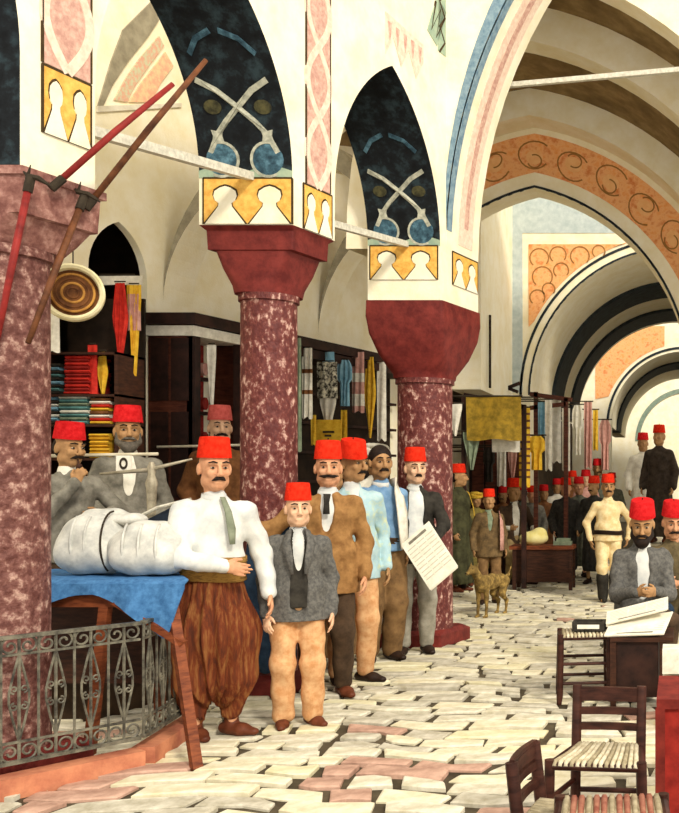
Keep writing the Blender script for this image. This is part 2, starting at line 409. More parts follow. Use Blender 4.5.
ring('ceiling', BX, BSP, BS, BR, 1.12, 1.2, 11.4, 12.6, [BROWNV, BROWNV])
ring('trim_3', BX, BSP, BS, BR, 1.10, 1.56, 11.05, 11.4, [CREAM, CREAM])
ring('ceiling', BX, BSP, BS, BR, 1.5, 1.6, 10.0, 11.2, [BROWNV, BROWNV])
ring('trim_4', BX, BSP, BS, BR, 1.34, 1.62, 9.75, 10.05, [CREAM, CREAM])
tiebar(P(489, 87, 9.62), P(900, 50, 9.70), 'long thin iron tie bar high across the nave at the right', 0.045)

# room between the two end walls
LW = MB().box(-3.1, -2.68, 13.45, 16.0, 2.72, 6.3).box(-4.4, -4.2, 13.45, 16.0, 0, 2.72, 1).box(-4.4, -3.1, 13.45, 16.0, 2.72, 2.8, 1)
LW.build('wall_left', [CREAM, mat('dim shop wall', '#4a3826', '#2c2016', 6)], kind='structure')  # recess walls coloured dark in place of shade
wallD = archwall('wall_end', 0.0, 2.86, 2.4, 2.35, -4.4, 2.9, 6.35, 16.0, 16.5, [CREAM, CREAM], 0.0)
Md = lambda u, v, d: (u, 16.0 - d, v)
MB().prism(rect(-2.69, -2.52, 2.9, 6.5), Md, -0.02, 0.012).build('blue_panel', BLUEGREY, wallD)
MB().prism(rect(-2.52, 2.0, 5.45, 7.5), Md, -0.02, 0.010).build('blue_panel', BLUEGREY, wallD)
arcD = arch_path(0.0, 2.86, 2.4, 2.35, 60, off=0.22)
pts = [(-2.42, 3.95)] + [(x, z) for x, z in arcD if z > 3.95 and x < -0.75] + [(-0.9, 5.27), (-2.42, 5.27)]
MB().prism(pts, Md, -0.02, 0.014).build('orange_panel', ORANGE, wallD)
for (cx, cz, rr) in ((-2.25, 5.05, .15), (-1.95, 5.1, .13), (-2.2, 4.75, .16), (-1.9, 4.85, .12), (-1.6, 5.08, .15), (-2.28, 4.42, .12), (-1.3, 5.15, .1), (-2.1, 4.55, .1)):
    MB().prism(stroke(arcpath(cx, cz, rr, -40, 230, 14), 0.02), Md, -0.02, 0.02).build('scroll_line', mat('orange line', '#a5763f'), wallD)
paint_ring(wallD, 16.0, 0, 2.86, 2.4, 2.35, 0.13, 0.17, DARKSTRIPE, 'dark_edge')
paint_ring(wallD, 16.0, 0, 2.86, 2.4, 2.35, 0.0, 0.03, DARKSTRIPE, 'dark_edge')
def barrel(y0, y1, R, mt, k, spr=2.86):
    ring('trim_%d' % k, 0.0, spr, R, R - 0.05, 0.0, 0.35, y0, y1, [mt, mt])
barrel(16.5, 18.6, 2.40, CREAM, 5); barrel(18.6, 20.0, 2.34, DARKSTRIPE, 6); barrel(20.0, 21.6, 2.40, CREAM, 7)
barrel(21.6, 23.0, 2.34, DARKSTRIPE, 8); barrel(23.0, 23.6, 2.40, CREAM, 9)
wallE = archwall('wall_far', 0.15, 2.9, 1.95, 1.95, -4, 5, 7.7, 26.0, 26.5, [CREAM, CREAM])
Me = lambda u, v, d: (u, 26.0 - d, v)
arcE = arch_path(0.15, 2.9, 1.95, 1.95, 60, off=0.2)
MB().prism([(-2.2, 3.6)] + [(x, z) for x, z in arcE if z > 3.6 and x < -0.3] + [(-0.4, 5.5), (-2.2, 5.5)], Me, -0.02, 0.015).build('orange_panel', ORANGE, wallE)
paint_ring(wallE, 26.0, 0.15, 2.9, 1.95, 1.95, 0.06, 0.12, DARKSTRIPE, 'dark_edge', 0.02)
def barrel2(y0, y1, R, mt, k): ring('trim_%d' % k, 0.15, 2.9, R, R, 0.0, 0.35, y0, y1, [mt, mt])
barrel2(26.5, 28.2, 1.95, CREAM, 10); barrel2(28.2, 29.8, 1.9, DARKSTRIPE, 11); barrel2(29.8, 33, 1.95, CREAM, 12)
wallF = archwall('wall_farther', 0.25, 2.9, 1.7, 1.75, -4, 5, 9.5, 36.0, 36.4, [CREAM, CREAM])
paint_ring(wallF, 36.0, 0.25, 2.9, 1.7, 1.75, 0.0, 0.16, mat('faded green stripe', '#8c9a86', '#6f8074', 8), 'green_edge', 0.02)
MB().box(-4, 5, 44, 44.3, 0, 6).build('wall_outermost', CREAM, kind='structure')
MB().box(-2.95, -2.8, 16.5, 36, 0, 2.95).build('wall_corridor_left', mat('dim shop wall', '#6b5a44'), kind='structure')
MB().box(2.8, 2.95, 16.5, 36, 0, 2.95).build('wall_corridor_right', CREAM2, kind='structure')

# ---------------------------------------------------------------- aisle behind the arcade
XS = lambda y: -7.1 + 0.272 * y            # shop wall of the aisle
XK = lambda y: -6.70 + 0.272 * y           # front of the wooden booths
def MS(u, v, d): return (XS(u) + d, u, v)
m = MB()
NA, NB, NSP, NAP = 8.22, 8.82, 3.25, 3.70   # arched shop opening
def swall(y0, y1, z0, z1, t=.3):
    m.hexa([(XS(y0) - t, y0, z0), (XS(y0), y0, z0), (XS(y1), y1, z0), (XS(y1) - t, y1, z0)],
           [(XS(y0) - t, y0, z1), (XS(y0), y0, z1), (XS(y1), y1, z1), (XS(y1) - t, y1, z1)])
swall(5.0, 7.55, 0, 5.8); swall(7.55, NA, 2.95, 5.8); swall(NB, 12.9, 0, 5.8, .06)
c = (NA + NB) / 2; s = (NB - NA) / 2
for i in range(16):
    y0 = c - s * math.cos(math.pi * i / 16); y1 = c - s * math.cos(math.pi * (i + 1) / 16)
    h0, h1 = NSP + arch_h(y0 - c, s, NAP - NSP), NSP + arch_h(y1 - c, s, NAP - NSP)
    m.hexa([(XS(y0) - .06, y0, h0), (XS(y0), y0, h0), (XS(y1), y1, h1), (XS(y1) - .06, y1, h1)],
           [(XS(y0) - .06, y0, 5.8), (XS(y0), y0, 5.8), (XS(y1), y1, 5.8), (XS(y1) - .06, y1, 5.8)])
m.build('wall_shops', CREAM, kind='structure', fix=False)
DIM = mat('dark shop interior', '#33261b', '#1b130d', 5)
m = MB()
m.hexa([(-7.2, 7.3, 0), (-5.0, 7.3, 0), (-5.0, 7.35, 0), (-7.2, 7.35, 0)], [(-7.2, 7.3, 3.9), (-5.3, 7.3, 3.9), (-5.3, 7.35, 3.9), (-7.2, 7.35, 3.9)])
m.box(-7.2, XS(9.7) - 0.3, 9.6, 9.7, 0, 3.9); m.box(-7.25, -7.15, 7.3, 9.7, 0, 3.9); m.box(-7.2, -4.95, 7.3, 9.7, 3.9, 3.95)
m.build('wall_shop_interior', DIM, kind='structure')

# cross arches of the aisle
def cross_arch(y, yb, k, spr_l=3.1, spr_r=3.6, xr=None):
    xl = XS(y); xr = xr or XN(y) - TH; s = (xr - xl) / 2; cx = (xl + xr) / 2; n = 24; m = MB()
    def pt(i, off, yy):
        t = math.pi * i / n; dx = 0.272 * (yy - y)
        z = spr_l + (spr_r - spr_l) * (1 - math.cos(t)) / 2 + (1.0 + off) * math.sin(t)
        return (cx - (s + off * 0) * math.cos(t) + dx, yy, z)
    for i in range(n):
        m.add([pt(i, 0, y), pt(i + 1, 0, y), pt(i + 1, 0, yb), pt(i, 0, yb)], [(3, 2, 1, 0)], 1)
        for yy in (y, yb):
            a, b = pt(i, 0, yy), pt(i + 1, 0, yy)
            c_, d_ = pt(i + 1, .25, yy), pt(i, .25, yy)
            m.add([a, b, c_, d_], [(0, 1, 2, 3)], 0)
        m.add([pt(i, .25, y), pt(i + 1, .25, y), pt(i + 1, .25, yb), pt(i, .25, yb)], [(0, 1, 2, 3)], 0)
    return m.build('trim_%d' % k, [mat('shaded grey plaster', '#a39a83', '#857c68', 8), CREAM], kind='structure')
cross_arch(9.0, 9.35, 20); cross_arch(11.2, 11.5, 21, xr=-2.62)
# ---------------------------------------------------------------- floor
MORTAR = mat('dirty joints', '#5d523f', '#3a3124', 5)
MB().box(-9, 6, 1.0, 46, -0.25, -0.012).build('floor', MORTAR, kind='structure')
FLOOR = bpy.data.objects['floor']
STONE = [mat('pale paving stone', '#e6dfca', '#bdb498', 9, bump=0.3, bscale=22),
         mat('cream paving stone', '#eae2c8', '#ccc19e', 8, bump=0.3, bscale=22),
         mat('grey paving stone', '#d3ccb9', '#a69d86', 9, bump=0.3, bscale=22),
         mat('yellowed paving stone', '#ebe3c2', '#d2c79c', 7, bump=0.3, bscale=22),
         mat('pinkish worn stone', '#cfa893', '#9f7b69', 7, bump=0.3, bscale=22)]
rs = random.Random(3)
stones = []
y = 3.2; row = 0
while y < 19:
    dep = rs.uniform(0.14, 0.215)
    x0 = -5.2 if y < 12 else -4.2; x = x0 + rs.uniform(-0.3, 0)
    while x < 4.2:
        w = rs.uniform(0.22, 0.52)
        stones.append((x, x + w, y, y + dep)); x += w
    y += dep; row += 1
def wob(x, y):
    return (0.05 * math.sin(3.1 * x + 1.7 * y) + 0.03 * math.sin(7 * x - 2 * y + 1), 0.06 * math.sin(2.3 * x + 0.6) + 0.035 * math.sin(6.1 * x + 3.3 * y))
near, far = [], []
for (x0, x1, y0, y1) in stones:
    g = 0.021
    cs = []
    for (x, yy, sx, sy) in ((x0, y0, 1, 1), ((x0 + x1) / 2, y0, 0, 1), (x1, y0, -1, 1), (x1, y1, -1, -1), ((x0 + x1) / 2, y1, 0, -1), (x0, y1, 1, -1)):
        wx, wy = wob(x, yy); j = 0.022
        cs.append((x + sx * g + wx + rs.uniform(-j, j), yy + sy * g + wy + rs.uniform(-j, j)))
    cx = sum(p[0] for p in cs) / 6; cy = sum(p[1] for p in cs) / 6
    px = PX + cx / max(cy, .1) * FPX; py = PY + EYE / max(cy, .1) * FPX
    seen = cy > 4.3 and -10 < px < 690
    if cy < 3.4 or px < -420 or px > 1250: continue
    h = rs.uniform(0.0, 0.018); tl = [rs.uniform(-0.004, 0.004) for _ in range(6)]
    mb_v = []; rings = []
    rings.append([(x - cx, yy - cy, -0.06) for x, yy in cs])
    rings.append([(x - cx, yy - cy, h - 0.006) for x, yy in cs])
    rings.append([((x - cx) * 0.93, (yy - cy) * 0.90, h + t) for (x, yy), t in zip(cs, tl)])
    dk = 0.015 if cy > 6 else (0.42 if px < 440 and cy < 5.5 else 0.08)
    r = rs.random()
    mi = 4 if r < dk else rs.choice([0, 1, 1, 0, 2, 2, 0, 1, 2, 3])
    (near if len(near) < 300 and seen else far).append((cy, cx, rings, mi))
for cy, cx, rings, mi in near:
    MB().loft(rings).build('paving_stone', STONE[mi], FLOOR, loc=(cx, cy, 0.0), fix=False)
m = MB()
for cy, cx, rings, mi in far:
    m.loft([[(x + cx, yy + cy, z) for x, yy, z in r] for r in rings], mi)
m.build('distant_paving_stones', STONE, FLOOR, kind='stuff', fix=False)
# ---------------------------------------------------------------- iron railing at the left
IRON = mat('weathered wrought iron', '#7f7a69', '#33302b', 14, rough=0.55, metal=0.2, spec=0.4)
KERB = mat('pink stone kerb', '#d08a66', '#a5604a', 6, bump=0.3)
def ground(px, py): z = EYE * FPX / (py - PY); return Vector(((px - PX) * z / FPX, z, 0))
FA, FB, FC = ground(-40, 806), ground(140, 766), ground(192, 731)
FH = 0.75
def spiral(c, r0, turns, a0, sgn, ex, ez, n=18):
    out = []
    for i in range(n + 1):
        t = i / n; r = r0 * (1 - 0.78 * t); a = a0 + sgn * turns * 2 * math.pi * t
        out.append(c + ex * (r * math.cos(a)) + ez * (r * math.sin(a)))
    return out
def railing(A, B, label, npan, kerbmat):
    d = (B - A); L = d.length; ex = d.normalized(); ez = Vector((0, 0, 1))
    root = empty('iron_railing', A, label, 'railing', 'wrought iron railing panels')
    q = lambda u, z: ex * u + ez * z
    nrm = Vector((ex.y, -ex.x, 0))
    MB().beam(q(0, FH), q(L, FH), 0.03, 0.018).build('top_rail', IRON, root)
    MB().beam(q(0, 0.15), q(L, 0.15), 0.03, 0.018).build('bottom_rail', IRON, root)
    MB().beam(q(0, FH - 0.085), q(L, FH - 0.085), 0.012, 0.012).build('upper_rail', IRON, root)
    MB().beam(q(0, 0.245), q(L, 0.245), 0.012, 0.012).build('lower_rail', IRON, root)
    k = L / npan
    for i in range(npan):
        u = k * (i + 0.5)
        MB().tube([q(u, 0.15), q(u, FH)], 0.008, 6).build('baluster', IRON, root)
        MB().tube([q(u - k / 2 + 0.004, 0.15), q(u - k / 2 + 0.004, FH)], 0.007, 6).build('baluster', IRON, root)
        zc = (0.245 + FH - 0.085) / 2; hh = (FH - 0.085 - 0.245) / 2; w = k * 0.27
        for sg in (-1, 1):
            MB().tube([q(u, zc + hh), q(u + sg * w * 0.55, zc + hh * 0.55), q(u + sg * w, zc + hh * 0.12), q(u + sg * w, zc - hh * 0.12), q(u + sg * w * 0.55, zc - hh * 0.55), q(u, zc - hh)], 0.006, 6).build('lozenge_bar', IRON, root)
            for vs in (-1, 1):
                MB().tube(spiral(q(u + sg * w * 0.5, zc + vs * 0.042), w * 0.46, 1.2, -vs * math.pi / 2, vs * sg, ex, ez), 0.005, 5).build('scroll', IRON, root)
            MB().tube(spiral(q(u + sg * k * 0.24, FH - 0.045), 0.042, 1.25, math.pi / 2, -sg, ex, ez), 0.006, 5).build('scroll', IRON, root)
            MB().tube(spiral(q(u + sg * k * 0.24, 0.197), 0.042, 1.25, -math.pi / 2, sg, ex, ez), 0.006, 5).build('scroll', IRON, root)
    n = nrm * 0.06; lo = [(-n), (ex * L - n), (ex * L + n), (n)]
    kr = MB().hexa([p - ez * 0.02 for p in lo], [p * 1.0 + ez * 0.09 for p in lo])
    kr.build('kerb', kerbmat, root)
    return root
railing(FB + (FA - FB) * 1.8, FB, 'grey wrought iron railing with scrolls and lozenges, the longer front stretch', 9, KERB)
railing(FB + Vector((0.0, 0.03, 0)), FC, 'short iron railing stretch turning back beside the table leg', 4, KERB)

# ---------------------------------------------------------------- stall table with blue cloth and white bundles
WOOD = mat('red brown wood', '#8a4a2a', '#552716', 9, rough=0.6, stretch=(1, 1, 5))
WOODD = mat('dark brown wood', '#4a2b1c', '#2a170f', 9, rough=0.6, stretch=(1, 1, 5))
BLUEC = mat('blue cloth', '#4f82b4', '#335f8e', 26, rough=0.95)
TX0, TX1, TY0, TY1, TZ = -4.05, -2.70, 5.42, 6.10, 0.95
tb = empty('stall_table', ((TX0 + TX1) / 2, (TY0 + TY1) / 2, 0), 'red brown wooden stall table with slanting legs under a blue cloth', 'table')
o = Vector(((TX0 + TX1) / 2, (TY0 + TY1) / 2, 0))
XR = lambda y: -2.72 - 0.56 * (y - 5.42)
MB().hexa([(x - o.x, y - o.y, TZ - 0.04) for x, y in ((TX0, TY0), (XR(TY0), TY0), (XR(TY1), TY1), (TX0, TY1))], [(x - o.x, y - o.y, TZ) for x, y in ((TX0, TY0), (XR(TY0), TY0), (XR(TY1), TY1), (TX0, TY1))]).build('table_top', WOOD, tb)
for yy in (TY0 + 0.02, TY1 - 0.02):
    MB().box(TX0 - o.x + .05, XR(yy) - o.x - .03, yy - o.y - .015, yy - o.y + .015, TZ - 0.14, TZ - 0.045).build('apron', WOOD, tb)
fl = ground(197, 770)
MB().beam(Vector((TX1 - 0.08, TY0 + 0.03, TZ - 0.05)) - o, Vector((fl.x, fl.y, 0.0)) - o, 0.05, 0.05).build('leg', WOOD, tb)
MB().beam(Vector((XR(TY1) - 0.06, TY1 - 0.04, TZ - 0.05)) - o, Vector((XR(TY1) - 0.05, TY1 - 0.04, 0.0)) - o, 0.05, 0.05).build('leg', WOOD, tb)
MB().beam(Vector((-3.12, TY0 + 0.03, TZ - 0.05)) - o, Vector((-3.22, TY0 + 0.03, 0.0)) - o, 0.05, 0.05).build('leg', WOOD, tb)
MB().beam(Vector((TX0 + 0.06, TY1 - 0.04, TZ - 0.05)) - o, Vector((TX0 + 0.02, TY1 - 0.04, 0.0)) - o, 0.05, 0.05).build('leg', WOOD, tb)
MB().beam(Vector((-3.10, TY0 + 0.0, TZ - 0.08)) - o, Vector((-2.66, TY0 - 0.06, 0.62)) - o, 0.05, 0.035).build('brace', WOOD, tb)
MB().box(-3.9 - o.x, -3.05 - o.x, 5.9 - o.y, 5.93 - o.y, 0.30, 0.86).build('back_board', WOODD, tb)
m = MB()                                    # blue cloth: lies on the top and hangs down in points in front
nx = 40; z0 = TZ + 0.006; rows = []
def xq(x, y): return TX0 + (x - TX0) * (XR(y) + .03 - TX0) / (TX1 + .03 - TX0)
def drop(t):                                # how far the cloth hangs at t along the front
    pts = [(0, .10), (.30, .14), (.42, .13), (.56, .06), (.66, .05), (.80, .16), (.90, .27), (.94, .30), (1.0, .02)]
    for (a, va), (b, vb) in zip(pts, pts[1:]):
        if a <= t <= b: return va + (vb - va) * (t - a) / (b - a)
    return 0
for i in range(nx + 1):
    t = i / nx; x = TX0 + (TX1 + 0.03 - TX0) * t; w = 0.008 * math.sin(t * 41) + 0.006 * math.sin(t * 17)
    d = drop(t)
    rows.append([(xq(x, TY1), TY1 - 0.02, z0 + abs(w) * .3), (xq(x, 5.75), 5.75, z0 + abs(w) * .4), (x, TY0 + 0.01, z0 + .004 + abs(w) * .3), (x, TY0 - 0.035, z0 - 0.015), (x, TY0 - 0.045 - w, z0 - 0.02 - d * .5), (x, TY0 - 0.05 - 2 * w, z0 - 0.02 - d),
                 (x, TY0 - 0.042 - 2 * w, z0 - 0.02 - d), (x, TY0 - 0.036 - w, z0 - 0.025 - d * .5), (x, TY0 - 0.028, z0 - 0.02), (x, TY0 + 0.01, z0 - .003), (xq(x, TY1), TY1 - 0.02, z0 - .003)])
m.loft(rows).build('tablecloth', BLUEC, smooth=True, label='blue cloth hanging in points over the stall table edge', cat='tablecloth')
# ---------------------------------------------------------------- soft bodies: blended distance fields turned into one mesh
V = lambda *a: np.array(a, float)
class Soft:
    def __init__(s): s.p = []
    def rc(s, a, b, ra, rb, k=0.03, flat=None, sub=False):
        a = V(*a); b = V(*b); R = max(ra, rb)
        s.p.append(('c', a, b, ra, rb, k, flat, sub, np.minimum(a, b) - R, np.maximum(a, b) + R)); return s
    def chain(s, pts, rs, k=0.03, **kw):
        for i in range(len(pts) - 1): s.rc(pts[i], pts[i + 1], rs[i], rs[i + 1], k, **kw)
        return s
    def el(s, c, r, k=0.03, rot=None, sub=False):
        c = V(*c); r = V(*r); R = r.max() if rot is not None else r
        s.p.append(('e', c, r, rot, None, k, None, sub, c - R, c + R)); return s
    def scale_from(s, n0, k):
        for i in range(n0, len(s.p)):
            q = list(s.p[i]); c = (q[8] + q[9]) / 2; e = (q[9] - q[8]) / 2 * k + 0.01; q[8], q[9] = c - e, c + e; q[5] *= k
            if q[0] == 'c': q[3] *= k; q[4] *= k
            else: q[2] = q[2] * k
            s.p[i] = tuple(q)
        return s
    def mesh(s, name, h, mt, parent=None, disp=None, cut=None):
        lo = np.min([q[8] for q in s.p if not q[7]], axis=0) - 3 * h - 0.03
        hi = np.max([q[9] for q in s.p if not q[7]], axis=0) + 3 * h + 0.03
        n = np.ceil((hi - lo) / h).astype(int) + 1
        F = np.full(n, 0.3, np.float32)
        ax = [lo[i] + h * np.arange(n[i]) for i in range(3)]
        for q in s.p:
            mg = q[5] + 4 * h
            i0 = np.maximum(np.floor((q[8] - mg - lo) / h).astype(int), 0); i1 = np.minimum(np.ceil((q[9] + mg - lo) / h).astype(int) + 1, n)
            if (i1 <= i0).any(): continue
            X = ax[0][i0[0]:i1[0], None, None]; Y = ax[1][None, i0[1]:i1[1], None]; Z = ax[2][None, None, i0[2]:i1[2]]
            if q[0] == 'c':
                a, b, ra, rb = q[1:5]; d = b - a; L = max(float(d @ d), 1e-9)
                px, py, pz = X - a[0], Y - a[1], Z - a[2]
                t = np.clip((px * d[0] + py * d[1] + pz * d[2]) / L, 0, 1)
                ex, ey, ez = px - t * d[0], py - t * d[1], pz - t * d[2]
                if q[6] is not None:
                    nv, fl = q[6]; nv = V(*nv); e = ex * nv[0] + ey * nv[1] + ez * nv[2]
                    g = (1 / fl - 1) * e; ex, ey, ez = ex + g * nv[0], ey + g * nv[1], ez + g * nv[2]
                f = np.sqrt(ex * ex + ey * ey + ez * ez) - (ra + (rb - ra) * t)
                if q[6] is not None: f = f * (0.5 + 0.5 * q[6][1])
            else:
                c, r, rot = q[1:4]; x, y, z = X - c[0], Y - c[1], Z - c[2]
                if rot is not None:
                    x, y, z = (rot[0, 0] * x + rot[1, 0] * y + rot[2, 0] * z, rot[0, 1] * x + rot[1, 1] * y + rot[2, 1] * z, rot[0, 2] * x + rot[1, 2] * y + rot[2, 2] * z)
                k0 = np.sqrt((x / r[0]) ** 2 + (y / r[1]) ** 2 + (z / r[2]) ** 2); k1 = np.sqrt((x / r[0] ** 2) ** 2 + (y / r[1] ** 2) ** 2 + (z / r[2] ** 2) ** 2)
                f = k0 * (k0 - 1) / np.maximum(k1, 1e-6)
            sl = tuple(slice(i0[i], i1[i]) for i in range(3)); A = F[sl]; k = q[5]
            if q[7]:
                f = -f; hh = np.clip(0.5 - 0.5 * (f - A) / -k, 0, 1) if False else np.clip(0.5 + 0.5 * (f - A) / k, 0, 1)
                F[sl] = A + (f - A) * hh + k * hh * (1 - hh)
            else:
                hh = np.clip(0.5 + 0.5 * (f - A) / k, 0, 1)
                F[sl] = f + (A - f) * hh - k * hh * (1 - hh)
        if disp is not None or cut is not None:
            X = ax[0][:, None, None]; Y = ax[1][None, :, None]; Z = ax[2][None, None, :]
            if disp is not None: F += disp(X, Y, Z).astype(np.float32)
            if cut is not None: F = np.maximum(F, cut(X, Y, Z).astype(np.float32))
        v, f = nets(F, lo, h)
        me = bpy.data.meshes.new(name); me.from_pydata(v.tolist(), [], f.tolist())
        me.polygons.foreach_set('use_smooth', [True] * len(me.polygons)); me.materials.append(mt)
        return link(name, me, parent)

def nets(F, lo, h):
    S = F < 0; S[0] = S[-1] = False; S[:, 0] = S[:, -1] = False; S[:, :, 0] = S[:, :, -1] = False
    n = S.shape; C = np.zeros((n[0] - 1, n[1] - 1, n[2] - 1), np.int8)
    cor = [(i, j, k) for i in (0, 1) for j in (0, 1) for k in (0, 1)]
    for i, j, k in cor: C += S[i:n[0] - 1 + i, j:n[1] - 1 + j, k:n[2] - 1 + k]
    I = np.argwhere((C > 0) & (C < 8)); idx = np.full(C.shape, -1, np.int64); idx[tuple(I.T)] = np.arange(len(I))
    acc = np.zeros((len(I), 3)); cnt = np.zeros(len(I))
    for a in cor:
        for ax in range(3):
            if a[ax]: continue
            b = list(a); b[ax] = 1
            fa = F[I[:, 0] + a[0], I[:, 1] + a[1], I[:, 2] + a[2]]; fb = F[I[:, 0] + b[0], I[:, 1] + b[1], I[:, 2] + b[2]]
            ok = (fa < 0) != (fb < 0); t = np.where(ok, fa / np.where(ok, fa - fb, 1), 0)
            p = np.tile(np.array(a, float), (len(I), 1)); p[:, ax] += t
            acc += p * ok[:, None]; cnt += ok
    v = lo + h * (I + acc / np.maximum(cnt, 1)[:, None]); faces = []
    for ax in range(3):
        o = [(1, 2), (2, 0), (0, 1)][ax]
        sl0 = [slice(None)] * 3; sl1 = [slice(None)] * 3; sl0[ax] = slice(0, -1); sl1[ax] = slice(1, None)
        A = S[tuple(sl0)]; B = S[tuple(sl1)]; E = np.argwhere(A != B)
        if not len(E): continue
        inn = A[tuple(E.T)]
        q = []
        for du, dv in ((0, 0), (1, 0), (1, 1), (0, 1)):
            c = E.copy(); c[:, o[0]] -= du; c[:, o[1]] -= dv; q.append(idx[tuple(c.T)])
        q = np.stack(q, 1); q[~inn] = q[~inn][:, ::-1]
        faces.append(q)
    return v, np.concatenate(faces)

def Rz(d): a = math.radians(d); return np.array([[math.cos(a), -math.sin(a), 0], [math.sin(a), math.cos(a), 0], [0, 0, 1]])
def Rx(d): a = math.radians(d); return np.array([[1, 0, 0], [0, math.cos(a), -math.sin(a)], [0, math.sin(a), math.cos(a)]])
def Ry(d): a = math.radians(d); return np.array([[math.cos(a), 0, math.sin(a)], [0, 1, 0], [-math.sin(a), 0, math.cos(a)]])
def ik(a, b, l1, l2, pole):
    a = V(*a); b = V(*b); d = b - a; L = np.linalg.norm(d)
    if L > (l1 + l2) * 0.995: d = d / L * (l1 + l2) * 0.995; b = a + d; L = np.linalg.norm(d)
    u = d / L; x = (l1 * l1 - l2 * l2 + L * L) / (2 * L); hgt = math.sqrt(max(l1 * l1 - x * x, 0))
    p = V(*pole); p = p - (p @ u) * u; p = p / max(np.linalg.norm(p), 1e-6)
    return a + u * x + p * hgt, b

SKIN = mat('tanned skin', '#d9a27c', '#c48a66', 22, rough=0.6)
SKIN2 = mat('olive skin', '#b58a5e', '#9a734c', 22, rough=0.6)
SKIN3 = mat('pale skin', '#e6bb98', '#d3a482', 22, rough=0.6)
FEZ = mat('red felt', '#e2361f', '#c4200f', 30, rough=0.95, spec=0.05)
FEZ2 = mat('crimson felt', '#d62a2c', '#b51518', 30, rough=0.95, spec=0.05)
HAIR = mat('dark hair', '#2a1c14', '#150e0a', 40, rough=0.7)
EYEM = mat('eye dark', '#1c120c', '#120b08', 20, rough=0.3)
EYEW = mat('eye white', '#b8a893', '#a39480', 20, rough=0.4)
LIP = mat('lips', '#b06a58', '#9c5a4a', 20)
SHOE = mat('brown leather', '#6e3a24', '#4c2414', 12, rough=0.5)
SHOE2 = mat('dark leather', '#33231a', '#1f1510', 12, rough=0.5)

